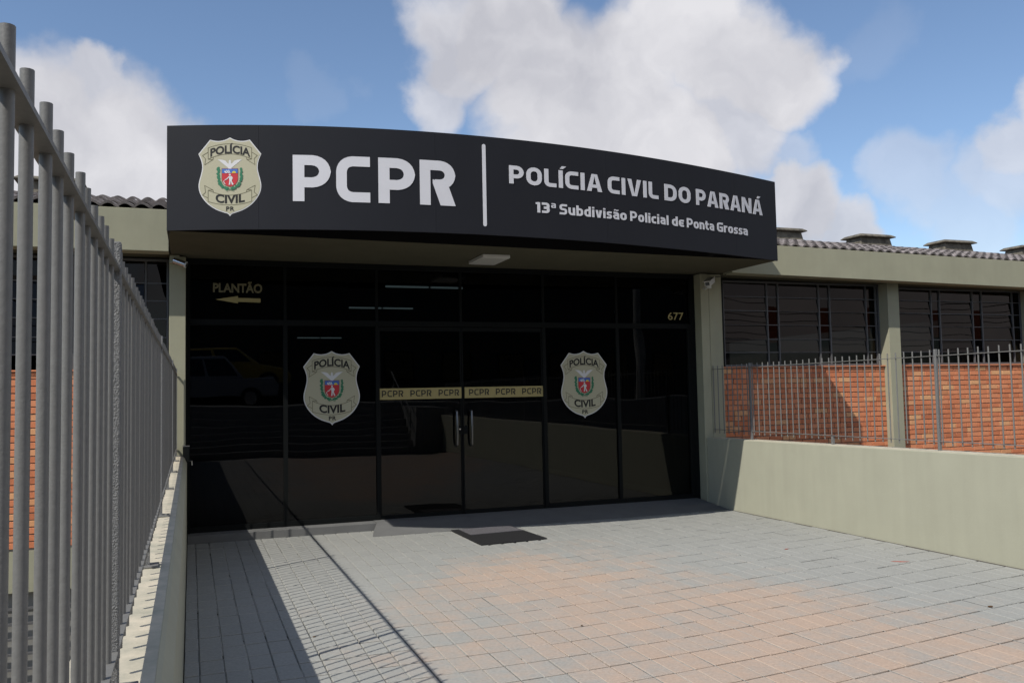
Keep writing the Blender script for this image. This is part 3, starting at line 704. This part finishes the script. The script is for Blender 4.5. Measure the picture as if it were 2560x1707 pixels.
e = empty('shield_sticker', (1.43, -.02, 1.04), 'beige police shield stuck on the glass left of the double door', 'sticker', 'police shields on the entrance glass'); shield(e, 1.432, 1.834, .602, .795, glass_map, .0, 0)
e = empty('shield_sticker', (4.41, -.02, 1.03), 'beige police shield stuck on the glass right of the double door', 'sticker', 'police shields on the entrance glass'); shield(e, 4.412, 1.829, .605, .799, glass_map, .0, 0)
# PLANTÃO with arrow, 677
e = empty('direction_sticker', (.46, -.02, 2.3), 'dull gold PLANTÃO lettering above a left-pointing arrow, top left of the glass', 'sticker')
F = Flat(); F.text('PLANTÃO', .222, 2.450, .128, 0, bold=.035, sx=.80, track=.98)
xs = [v_[0] for v_ in F.v]; k = .492/(max(xs)-min(xs)); x0 = min(xs); F.v = [(.222+(a_-x0)*k, b_, c_) for a_, b_, c_ in F.v]
M_dgold = mat('shaded_gold_vinyl', (.15, .13, .07), .6, .3)  # gold darkened, the shade on the lettering is put into its colour
F.build('lettering', M_dgold, lambda x, z, h: Vector((x, -.018-h, z)), e)
F = Flat(); F.poly([(.245, 2.372), (.469, 2.333), (.469, 2.350), (.695, 2.346), (.695, 2.389), (.469, 2.391), (.469, 2.411)], 0); F.build('arrow', M_gold, lambda x, z, h: Vector((x, -.018-h, z)), e)
F = Flat(); F.text('677', 5.580, 2.216, .130, 0, bold=.012, sx=1); xs = [v_[0] for v_ in F.v]; k = .222/(max(xs)-min(xs)); x0 = min(xs); F.v = [(5.578+(a_-x0)*k, b_, c_) for a_, b_, c_ in F.v]
F.build('house_number', M_gold, lambda x, z, h: Vector((x, -.018-h, z)), None, label='pale house number 677 at the top right of the entrance glass', category=None) if False else None
hn = F.build('house_number', M_gold, lambda x, z, h: Vector((x, -.018-h, z)), None); tag(hn, 'pale house number 677 at the top right of the entrance glass', 'house number')
for (xa, xb, tx, lab) in ((1.950, 2.882, (1.972, 2.292, 2.615), 'gold strip lettered PCPR three times across the left door leaf'), (2.920, 3.898, (2.973, 3.294, 3.617), 'gold strip lettered PCPR three times across the right door leaf')):
    e = empty('door_strip', ((xa+xb)/2, -.02, 1.36), lab, 'sticker', 'gold PCPR strips on the doors')
    F = Flat(); F.poly([(xa, 1.299), (xb, 1.299), (xb, 1.422), (xa, 1.422)], .0); F.build('strip', M_gold, lambda x, z, h: Vector((x, -.018-h, z)), e)
    for x in tx: word('PCPR', x, x+.240, 1.330, .069, .17, .002, gap=.17, parent=e, mapf=lambda x, z, h: Vector((x, -.018-h, z)), m=M_ink, name='lettering', step=0, thick=0, joined=True)

# ---- glass entrance: frames, fixed panes, doors
GB, GT, TR0, TR1 = .0, 2.765, 2.105, 2.165
fr_ = MB()
B2 = B
def bar(x0, x1, y0, y1, z0, z1, nm='mullion', parent=None, m=M_frame): return MB().box(x0, x1, y0, y1, z0, z1).build(nm, m, parent or B, bevel=.002)
xm = [.0, .947, 1.927, 2.889, 3.901, 4.864, 5.885]
for x in (.947, 4.864): bar(x-.022, x+.022, -.03, .03, .05, TR0)
bar(1.927-.020, 1.927+.016, -.03, .03, .0, TR0); bar(3.901-.022, 3.901+.022, -.03, .03, .0, TR0)
for x in (.947, 1.927, 2.889, 3.901, 4.864): bar(x-.014, x+.014, -.025, .025, TR1, GT-.03)
bar(0, 5.885, -.034, .034, TR0, TR1, 'transom'); bar(0, 5.885, -.03, .03, GT-.03, SOF+.01, 'header')
for xa, xb in ((0, 1.905), (3.925, 5.885)): bar(xa, xb, -.03, .03, .0, .055, 'bottom_rail')
bar(5.84, 5.884, -.03, .03, .056, TR0); 
def pane(x0, x1, z0, z1, parent=B, nm='glass_pane', y=0, mm=M_glass): return MB().box(x0, x1, y-.004, y+.004, z0, z1).build(nm, mm, parent)
pane(.002, .923, .056, TR0-.002); pane(.971, 1.905, .056, TR0-.002); pane(3.925, 4.840, .056, TR0-.002); pane(4.888, 5.838, .056, TR0-.002)
edges = [.002, .947, 1.927, 2.889, 3.901, 4.864, 5.883]
for i in range(6): pane(edges[i]+(.015 if i else 0), edges[i+1]-(.015 if i < 5 else 0), TR1+.001, GT-.031)
for xa, xb, hx in ((1.945, 2.885, 2.812), (2.893, 3.877, 2.985)):
    d = MB().box(xa+.001, xb-.001, -.018, .018, .004, .045).box(xa, xb, -.018, .018, TR0-.05, TR0-.006).box(xa, xa+.014, -.017, .017, .046, TR0-.051).box(xb-.014, xb, -.017, .017, .046, TR0-.051).build('door', M_frame, B)
    MB().box(xa+.015, xb-.015, -.004, .004, .046, TR0-.051).build('glass_pane', M_glass, d)
    MB().tube([(hx, -.018, 1.165), (hx, -.062, 1.15), (hx, -.075, 1.05), (hx, -.078, .965), (hx, -.075, .87), (hx, -.062, .78), (hx, -.018, .765)], .012, 10).build('pull_handle', M_dkst, d, smooth=True)
lk = MB().box(2.835, 2.886, -.03, -.019, .895, .99).box(2.892, 2.950, -.03, -.019, .895, .99).build('lock_case', M_frame, B)
MB().tube([(2.853, -.030, .952), (2.853, -.036, .952)], .009, 12).build('keyhole', M_chrome, lk, smooth=True)
# sill step and ramp
sl = MB().box(-.02, 1.86, -.215, .04, FZ-.1, -.001).build('sill_step', M_slab, B, bevel=.003)
wr = MB(); wr.v = [(1.863, .04, 0-.001), (5.90, .04, -.001), (5.90, -.10, -.001), (1.863, -.215, -.001), (1.74, -.62, FZ-.001), (5.975, -.62, FZ-.001), (5.975, .04, FZ-.05), (1.863, .04, FZ-.05), (1.74, -.62, FZ-.05), (5.975, -.62, FZ-.05)]
wr.f = [(0, 1, 2, 3), (3, 2, 5, 4), (4, 5, 9, 8), (0, 3, 4, 8, 7), (1, 6, 9, 5, 2), (7, 6, 1, 0), (6, 7, 8, 9)]; wr.m = [0]*7
wr.v = [(x, y, z+.004 if z > -.12 else z) for x, y, z in wr.v]
wr.build('entrance_ramp', M_slab, B)
# interior shell
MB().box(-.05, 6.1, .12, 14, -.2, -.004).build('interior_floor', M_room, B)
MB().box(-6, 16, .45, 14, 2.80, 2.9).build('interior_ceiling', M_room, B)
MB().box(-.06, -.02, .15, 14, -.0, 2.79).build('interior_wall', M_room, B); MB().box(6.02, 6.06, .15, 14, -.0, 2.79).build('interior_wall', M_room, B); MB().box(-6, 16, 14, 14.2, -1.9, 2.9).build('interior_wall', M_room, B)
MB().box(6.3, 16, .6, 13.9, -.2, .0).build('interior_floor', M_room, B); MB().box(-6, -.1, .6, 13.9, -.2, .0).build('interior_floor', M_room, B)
for i, (y, brk) in enumerate(((1.17, .55), (3.85, .5), (7.0, .6), (10.8, .5))):
    for xa, xb in ((2.28, 2.28+brk), (2.28+brk+.03, 3.28)):
        o = MB().tube([(xa, y, 2.70), (xb, y, 2.70)], .013, 8).build('fluorescent_tube', M_tube, None, smooth=True)
        tag(o, ['pale glowing tube on the ceiling just inside the glass', 'pale glowing tube in the second ceiling row', 'pale glowing tube in the third ceiling row', 'faint glowing tube in the farthest ceiling row'][i]+(', left piece' if xa < 2.3 else ', right piece'), 'lamp', 'ceiling tubes seen through the glass')

# ---- windows of the wings
def window(x0, x1, segs, ztop, lab=None, parent=B):
    zs = [1.625, 1.806, 1.976, 2.163, 2.345, 2.525, ztop]
    t_ = .011
    xs = [x0]+segs+[x1]
    e_ = MB().box(x0-.014, x1+.014, -.022, .024, ztop-.024, ztop).build('window', M_winfr, parent)
    MB().box(x0-.014, x1+.014, -.022, .024, zs[0], zs[0]+.024).build('bottom_frame', M_winfr, e_)
    for x in xs: MB().box(x-.009, x+.009, -.020, .022, zs[0]+.0245, ztop-.0245).build('mullion', M_winfr, e_)
    for z in zs[1:-1]: MB().box(x0-.012, x1+.012, -.012, .012, z-t_*.5, z+t_*.5).build('glazing_bar', M_winfr, e_)
    for i in range(len(xs)-1):
        wide = xs[i+1]-xs[i] > .35
        for k in range(6):
            za, zb_ = zs[k]+(.022 if k == 0 else -.001), zs[k+1]-(.0015 if k < 5 else .022)
            if wide and 1 <= k <= 4:
                a_ = radians(random.uniform(5.5, 8.5)); hh = (zb_-za)/2; m_ = MB()
                dy = math.tan(a_)*hh
                # tilting pane: foot pushed out, glass faces slightly upwards
                X0, X1 = xs[i]+.016, xs[i+1]-.016
                m_.quad8([(X0, -dy-.002, za), (X1, -dy-.002, za), (X1, -dy+.002, za), (X0, -dy+.002, za), (X0, dy-.002, zb_), (X1, dy-.002, zb_), (X1, dy+.002, zb_), (X0, dy+.002, zb_)])
                m_.build('pane', M_wglass, e_)
            else: MB().box(xs[i]+.0136, xs[i+1]-.0136, -.002, .002, za, zb_).build('pane', M_wglass, e_)
    return e_
window(6.39, 8.885, [7.06, 7.234, 7.888, 8.065, 8.677, 8.842], 2.73)
window(9.13, 11.54, [9.833, 9.988, 10.603, 10.78, 11.383], 2.70)
window(11.77, 14.28, [12.45, 12.62, 13.25, 13.42, 14.05], 2.66)
window(-2.72, -.215, [-2.05, -1.88, -1.24, -1.07, -.42], 2.77)
MB().box(6.264, 6.374, -.04, .10, 1.625, 2.73).build('pillar_infill', M_frame, B)
pp = MB().box(-1.475, -1.36, .03, .034, 1.72, 1.83).build('paper_notice', M_white, None); tag(pp, 'small white sheet of paper behind the left wing window', 'notice')

# ---- brick panels under the windows
brk = MB(); l_, h_ = .197, .056; ch = .0015
brk.box(0, l_, -.012, .02, 0, h_)
me_b = brk.mesh('brick', M_brick)
bm = bmesh.new(); bm.from_mesh(me_b); bmesh.ops.bevel(bm, geom=[e_ for e_ in bm.edges if abs(e_.verts[0].co.y+.012) < 1e-4 and abs(e_.verts[1].co.y+.012) < 1e-4], offset=.0025, segments=1, affect='EDGES'); bm.to_mesh(me_b); bm.free()
me_h = MB().box(0, .0945, -.012, .02, 0, h_).mesh('half_brick', M_brick)
def brickwall(x0, x1, ztop, zbot, lab, zsill, fronty=-.055):
    e_ = empty('brick_wall', ((x0+x1)/2, fronty, zbot), lab, 'wall', 'orange brick panels under the windows')
    MB().box(x0, x1, fronty, .10, zbot-.3, ztop+.005).build('mortar_bed', M_mortar, e_)
    sill = MB().box(x0, x1, fronty-.035, .02, ztop+.006, ztop+.022).build('sill_tile', M_brick, e_)
    px, pz = .2065, .0667; z = ztop-h_-.006; r = 0
    while z > zbot-.02:
        x = x0-(.104 if r % 2 else 0)+.002
        # stretcher courses, every joint staggered by half a brick
        while x < x1-.01:
            xa, xb = max(x, x0+.001), min(x+l_, x1-.001)
            if xb-xa > .03:
                dy = random.uniform(-.0025, .0025)
                if abs((xb-xa)-l_) < 1e-4 and random.random() > .10:
                    link('brick', me_b, e_, loc=(xa, fronty+dy, z+random.uniform(-.001, .001)))
                elif abs((xb-xa)-l_) < 1e-4:
                    link('half_brick', me_h, e_, loc=(xa, fronty+dy, z)); link('half_brick', me_h, e_, loc=(xa+.102, fronty-dy, z))
                else: MB().box(xa, xb, fronty-.012, fronty+.02, z, z+h_).build('cut_brick', M_brick, e_)
            x += px
        z -= pz; r += 1
    return e_
brickwall(6.264, 8.899, 1.60, .42, 'orange brick panel nearest the entrance, partly in the canopy shadow', 1.62)
brickwall(9.096, 11.549, 1.60, .22, 'sunlit orange brick panel at the right edge of the picture', 1.62)
MB().box(11.75, 14.3, -.05, .1, 0, 1.62).build('plain_infill', M_brick, B)
brickwall(-1.95, -.197, 1.635, -.03, 'orange brick panel seen in slits through the near left railing', 1.64)
MB().box(6.264, 14.4, -.054, .1, -1.9, .0).build('plinth', M_paint, B)
MB().box(-2.74, -1.951, -.05, .1, -.02, 1.6).build('plain_infill', M_mortar, B)
MB().box(-5.4, -.197, -.07, .12, -.435, -.052).build('floor_beam', M_paint, B)
gr = MB().box(-5.4, -.197, .02, .1, -1.9, -.436).build('basement_wall', M_conc, B)
for k in range(9):
    MB().box(-5.39, -.2, -.05, -.02, -.60-.14*k, -.58-.14*k).build('grille_bar', M_winfr, gr)
MB().box(-5.4, -.2, -.055, -.052, -.26, -.257).build('groove', M_mortar, B)

# ---- roof tiles
def tile_mesh():
    m_ = MB(); W_, Lh = .160, .46; n = 9
    prof_ = []
    for i in range(n):
        u = i/(n-1); z = .036*max(0, sin(pi*min(1, u/.80)))**.85 if u < .8 else 0
        prof_.append((u*W_, z))
    for yy, s in ((0, 1), (Lh, .9)):
        for x, z in prof_: m_.v.append((x*1, yy, z*s+.016+(.0 if yy else .008)))
        for x, z in prof_: m_.v.append((x*1, yy, z*s))
    a = 0; b_ = 2*n
    for i in range(n-1):
        m_.f += [(a+i, a+i+1, b_+i+1, b_+i), (a+n+i+1, a+n+i, b_+n+i, b_+n+i+1), (a+n+i, a+n+i+1, a+i+1, a+i)]
        m_.m += [0, 0, 0]
    m_.f += [(a, a+n, b_+n, b_), (a+n-1, b_+n-1, b_+2*n-1, a+2*n-1)]; m_.m += [0, 0]
    m_.f = m_.f
    # tilt to the roof pitch
    an = math.atan(.215); me = None
    m_.v = [(x, y*cos(an)-z*sin(an), y*sin(an)+z*cos(an)) for x, y, z in m_.v]
    return m_.mesh('roof_tile', M_roof, smooth=True)
TM = tile_mesh(); SL = .262
def roof(x0, x1, zlow, drop, nm):
    e_ = MB().quad8([(x0, -.40, zlow-.055+drop(x0)), (x1, -.40, zlow-.055+drop(x1)), (x1, 1.2, zlow-.055+1.6*SL+drop(x1)), (x0, 1.2, zlow-.055+1.6*SL+drop(x0)),
                     (x0, -.40, zlow-.010+drop(x0)), (x1, -.40, zlow-.010+drop(x1)), (x1, 1.2, zlow-.010+1.6*SL+drop(x1)), (x0, 1.2, zlow-.010+1.6*SL+drop(x0))]).build(nm, M_mortar, B)
    MB().quad8([(x0, 1.201, zlow+1.6*SL-.06+drop(x0)), (x1, 1.201, zlow+1.6*SL-.06+drop(x1)), (x1, 5, zlow+.3+drop(x1)), (x0, 5, zlow+.3+drop(x0)),
                (x0, 1.201, zlow+1.6*SL+drop(x0)), (x1, 1.201, zlow+1.6*SL+drop(x1)), (x1, 5, zlow+.4+drop(x1)), (x0, 5, zlow+.4+drop(x0))]).build('roof_back', M_roof, B)
    for r in range(4):
        y = -.43+.385*r; x = x0
        while x < x1-.1:
            link('roof_tile', TM, e_, loc=(x+random.uniform(-.004, .004), y+random.uniform(-.006, .006), zlow+SL*(y+.40)+drop(x)+random.uniform(-.003, .003)+.006))
            x += .150
    return e_
roof(6.26, 13.1, 3.128, dr, 'roof')
roof(-3.2, -.20, 3.205, lambda x: 0, 'roof')
MB().quad8([(-9, -.38, 3.16), (-3.21, -.38, 3.16), (-3.21, 1.2, 3.62), (-9, 1.2, 3.62), (-9, -.38, 3.21), (-3.21, -.38, 3.21), (-3.21, 1.2, 3.67), (-9, 1.2, 3.67)]).build('roof_slope', M_roof, B)
MB().box(-.19, 6.25, -.2, 5, 3.3, 3.5).build('roof_flat', M_mortar, B)

def vent(x, z, lab):
    e_ = empty('roof_vent', (x, 1.2, z), lab, 'roof vent', 'cement vents along the roof ridge')
    m_ = MB(); hw, hd = .30, .16
    m_.quad8([(x-hw-.02, 1.2-hd-.03, z-.12), (x+hw+.02, 1.2-hd-.03, z-.12), (x+hw+.02, 1.2+hd+.03, z-.12), (x-hw-.02, 1.2+hd+.03, z-.12), (x-hw+.02, 1.2-hd, z+.085), (x+hw-.02, 1.2-hd, z+.085), (x+hw-.02, 1.2+hd, z+.085), (x-hw+.02, 1.2+hd, z+.085)])
    m_.build('neck', M_vent, e_, bevel=.008)
    c_ = MB(); a_ = z+.087
    ring = lambda w_, d_, zz: [(x-w_, 1.2-d_, zz), (x+w_, 1.2-d_, zz), (x+w_, 1.2+d_, zz), (x-w_, 1.2+d_, zz)]
    c_.v = ring(.345, .22, a_)+ring(.345, .22, a_+.014)+ring(.30, .17, a_+.048)+ring(.20, .11, a_+.062)
    for k in range(3):
        for i in range(4): j = (i+1) % 4; c_.f.append((4*k+i, 4*k+j, 4*k+4+j, 4*k+4+i)); c_.m.append(0)
    c_.f += [(3, 2, 1, 0), (12, 13, 14, 15)]; c_.m += [0, 0]
    c_.build('cap', M_vent, e_, bevel=.006)
ord_ = ['weathered roof vent half hidden behind the right end of the sign', 'weathered roof vent, second to the right of the sign', 'weathered roof vent, third to the right of the sign', 'weathered roof vent cut by the right edge of the picture']
for i, x in enumerate((8.22, 9.885, 11.55, 13.22)): vent(x, 3.580+dr(x)*.9, ord_[i])
vent(-1.44, 3.66, 'weathered roof vent behind the near left railing')

# ---- fittings
cl = empty('canopy_light', (2.98, -.78, SOF), 'flat square white ceiling light under the canopy', 'lamp')
MB().box(2.83, 3.13, -1.03, -.54, SOF-.035, SOF-.001).build('frame', M_white, cl, bevel=.004); MB().box(2.85, 3.11, -1.01, -.56, SOF-.040, SOF-.0355).build('diffuser', M_diff, cl)
c1 = empty('security_camera', (-.08, -.25, 2.68), 'small silver bullet camera at the top of the left pillar', 'camera')
MB().tube([(-.150, -.33, 2.715), (-.045, -.36, 2.675)], .030, 16).build('housing', M_chrome, c1, smooth=True)
MB().tube([(-.045, -.36, 2.675), (-.034, -.363, 2.671)], .032, 16).build('lens_ring', M_white, c1, smooth=True); MB().tube([(-.033, -.3635, 2.6705), (-.030, -.364, 2.6695)], .022, 14).build('lens', M_lens, c1)
MB().tube([(-.10, -.18, 2.72), (-.10, -.30, 2.71)], .012, 8).build('bracket', M_white, c1, smooth=True)
jb = MB().box(-.19, -.10, -.30, -.182, 2.70, 2.775).build('pillar_top_block', M_paint, B, bevel=.003)  # added block standing in for the sunlit top of the pillar
c2 = empty('security_camera', (6.0, -.25, 2.65), 'boxy white security camera on the pillar right of the glass', 'camera')
hs = MB(); hs.box(-.036, .036, -.13, .10, -.034, .030)
def rotv(v_, ax, an): return tuple(Matrix.Rotation(an, 3, ax) @ Vector(v_))
def orient(mb, an_z, an_x, loc): mb.v = [tuple(Vector(rotv(rotv(v_, 'X', an_x), 'Z', an_z))+Vector(loc)) for v_ in mb.v]; return mb
LOC = (6.00, -.33, 2.665); AZ, AX = radians(-48), radians(18)
orient(hs, AZ, AX, LOC).build('housing', M_white, c2, bevel=.004)
orient(MB().box(-.044, .044, -.165, .09, .031, .037), AZ, AX, LOC).build('sun_shield', M_white, c2)
orient(MB().box(-.026, .026, -.134, -.131, -.024, .020), AZ, AX, LOC).build('lens', M_lens, c2)
orient(MB().box(-.016, .016, -.06, -.02, -.075, -.035), AZ, AX, LOC).build('bracket', M_white, c2); MB().tube([(5.985, -.30, 2.60), (5.99, -.24, 2.585), (6.0, -.175, 2.60)], .012, 8).build('mount_arm', M_white, c2, smooth=True)
MB().tube([(6.03, -.24, 2.70), (6.10, -.26, 2.73), (6.18, -.30, 2.735), (6.24, -.33, 2.76)], .0045, 6).build('cable', M_ink, c2)
bx = empty('wall_box', (-.02, -.26, .25), 'slim dark metal box fixed upright at the left end of the glass front', 'wall box')
MB().box(-.064, -.003, -.34, -.19, .26, .885).build('case', M_frame, bx, bevel=.003); MB().box(-.066, -.001, -.342, -.188, .886, .894).build('lid', M_chrome, bx)
MB().tube([(-.004, -.30, .745), (.018, -.30, .74), (.020, -.30, .70)], .006, 8).build('catch', M_chrome, bx, smooth=True)
dm = empty('door_mat', (2.9, -1.1, FZ), 'black rubber door mat with a grey pile patch in front of the doors', 'mat')
MB().quad8([(2.572, -1.60, FZ+.001), (3.265, -1.548, FZ+.001), (3.215, -.632, FZ+.003), (2.556, -.632, FZ+.003), (2.572, -1.60, FZ+.013), (3.265, -1.548, FZ+.013), (3.215, -.632, FZ+.015), (2.556, -.632, FZ+.015)]).build('rubber_border', M_rubber, dm, bevel=.003)
for k in range(5): MB().box(2.64+.13*k, 2.658+.13*k, -1.622+.009*k, -1.590+.009*k, FZ+.002, FZ+.012).build('edge_tab', M_rubber, dm)
MB().quad8([(2.645, -1.045, FZ+.0145), (3.222, -1.00, FZ+.0145), (3.19, -.655, FZ+.0155), (2.636, -.655, FZ+.0155), (2.645, -1.045, FZ+.019), (3.222, -1.00, FZ+.019), (3.19, -.655, FZ+.0195), (2.636, -.655, FZ+.0195)]).build('pile_patch', M_carpet, dm)
def leafo(x, y, ln, wd, an, m, lab):
    F = Flat(); n = 8
    up_ = [(ln*(i/n-.5), wd*sin(pi*i/n)) for i in range(n+1)]; pts = up_+[(a_, -b_) for a_, b_ in reversed(up_[1:-1])]
    F.poly([(p[0]*cos(an)-p[1]*sin(an), p[0]*sin(an)+p[1]*cos(an)) for p in pts], 0)
    o = F.build('fallen_leaf', m, lambda a_, b_, h: Vector((x+a_, y+b_, FZ+.004+.25*(a_*a_+b_*b_)+h)), None, thick=.0015); tag(o, lab, 'leaf')
leafo(5.395, -3.86, .14, .014, -.55, M_leafr, 'narrow red leaf lying on the paving near the right wall')
leafo(4.81, -5.22, .045, .015, .3, M_leafd, 'small dark leaf on the paving at the far right')
leafo(4.95, -3.0, .05, .009, .2, M_leafr, 'tiny orange leaf fragment on the grey paving by the right wall')
leafo(.70, -4.12, .022, .008, .2, M_leafd, 'tiny dark speck of leaf in the wall shadow on the left')
leafo(2.25, -4.55, .018, .006, .9, M_leafd, 'tiny dark leaf bit in the middle of the paving')

# ------------------------------------------------------------------ the street behind the camera (seen in the glass)
def car(x, y, L_, prof_, roofw, m, lab, wheels, pick=False, lift=0):
    e_ = empty('parked_car', (x, y, 1.0), lab, 'car')
    m_ = MB(); n = len(prof_)
    body = [p for p in prof_]
    m_.prism([(x+a_, 1.01+b_) for a_, b_ in body], 'y', y-.84, y+.84)
    m_.build('body', m, e_, bevel=.03)
    c_ = MB()
    (a0, a1, a2, a3, zb_, zt_) = roofw
    c_.quad8([(x+a0, y-.78, 1+zb_), (x+a3, y-.78, 1+zb_), (x+a3, y+.78, 1+zb_), (x+a0, y+.78, 1+zb_), (x+a1, y-.62, 1+zt_), (x+a2, y-.62, 1+zt_), (x+a2, y+.62, 1+zt_), (x+a1, y+.62, 1+zt_)])
    c_.build('cabin', m, e_, bevel=.04)
    g_ = MB()
    for s in (-1, 1):
        for f0, f1 in ((.06, .48), (.52, .94)):
            pt = lambda f, h: (x+(a0+(a3-a0)*f)*(1-h)+(a1+(a2-a1)*f)*h, y+s*((.78+.006)*(1-h)+(.62+.006)*h), 1+zb_+(zt_-zb_)*h)
            q = [pt(f0, .12), pt(f1, .12), pt(f1, .86), pt(f0, .86)]; b0 = len(g_.v); g_.v += q; g_.f.append((b0, b0+1, b0+2, b0+3)); g_.m.append(0)
    g_.build('side_windows', M_lens, e_)
    for wx in wheels:
        for s in (-1, 1):
            w_ = MB().tube([(x+wx, y+s*.70, 1.325), (x+wx, y+s*.86, 1.325)], .315, 20).build('wheel', M_tyre, e_, smooth=True)
            MB().tube([(x+wx, y+s*.861, 1.325), (x+wx, y+s*.868, 1.325)], .19, 16).build('rim', M_chrome, w_, smooth=True)
    e_.location.z += lift
for px_ in (-9.5, 14.5, 38):
    up = empty('utility_pole', (px_, -17.2, 1.1), {-9.5: 'concrete utility pole on the pavement left of the steps, behind the camera', 14.5: 'concrete utility pole on the pavement right of the steps, behind the camera', 38: 'far concrete utility pole along the pavement behind the camera'}[px_], 'utility pole')
    MB().tube([(px_, -17.2, 1.1), (px_, -17.2, 9.6)], .15, 12, taper=[1.15, .75]).build('pole', M_conc, up, smooth=True)
    MB().box(px_-.06, px_+.06, -18.1, -16.3, 8.6, 8.72).build('crossarm', M_conc, up)
for k, (yy, zz) in enumerate(((-16.4, 8.74), (-17.0, 8.74), (-17.9, 8.74), (-17.35, 7.4), (-17.35, 7.1), (-17.35, 6.6), (-17.35, 6.2))):
    for xa, xb in ((-9.5, 14.5), (14.5, 38)):
        w_ = MB().tube([(xa+(xb-xa)*i/12, yy, zz-.55*4*(i/12)*(1-i/12)) for i in range(13)], .014, 5).build('overhead_wire', M_ink)
        tag(w_, 'black overhead wire behind the camera, '+('front insulator', 'middle insulator', 'rear insulator', 'highest below the crossarm', 'second below the crossarm', 'third below the crossarm', 'lowest of all')[k]+(', left span' if xa < 0 else ', right span'), 'wire', 'overhead wires along the street')
car(1.1, -20.2, 4, [(-1.95, .28), (1.95, .28), (2.0, .55), (1.85, .72), (1.0, .88), (-1.7, .93), (-1.98, .7)], (-1.75, -1.25, .25, 1.0, .90, 1.46), M_caryel, 'yellow hatchback parked across the street behind the camera', (-1.25, 1.25), lift=.52)
MB().box(-60, 60, -30, -19.2, 1.009, 1.518).build('forecourt', M_conc2, kind='structure')
car(.3, -17.9+1.6-2.6, 4.6, [(-2.2, .35), (2.2, .35), (2.25, .7), (2.1, .92), (-2.2, .98)], (-.9, -.5, .6, 1.25, .95, 1.62), M_cargry, 'silver pickup parked beside the pavement behind the camera', (-1.45, 1.45), True)
def house(x0, x1, y0, y1, z1_, m, rz, lab, rm):
    e_ = empty('street_building', ((x0+x1)/2, (y0+y1)/2, 1), lab, 'building')
    MB().box(x0, x1, y0, y1, .95, z1_).build('wall', m, e_)
    MB().prism([(y0-.4, z1_+.001), (y1+.6, z1_+.001), ((y0+y1)/2, z1_+rz)], 'x', x0-.4, x1+.4).build('roof', rm, e_)
    k = x0+1
    while k < x1-1.6:
        f_ = MB().box(k, k+1.4, y1, y1+.04, 2.0, 3.3).build('window', M_frame, e_); MB().box(k+.05, k+1.35, y1+.041, y1+.045, 2.05, 3.25).build('pane', M_wglass, f_); k += 2.8
    return e_
house(-26, -3, -44, -31, 5.6, M_conc2, 1.8, 'dark rendered building across the street behind the camera', M_conc)
house(-1, 25, -42, -30.5, 7.0, M_conc2, 1.2, 'tall grey building with a dark roof across the street', M_conc2)  # unseen; raised and darkened to keep sky out of the entrance glass
house(36, 66, -46, -32, 4.2, M_far1, 2.6, 'long pale building with a low red roof across the street', M_far2)
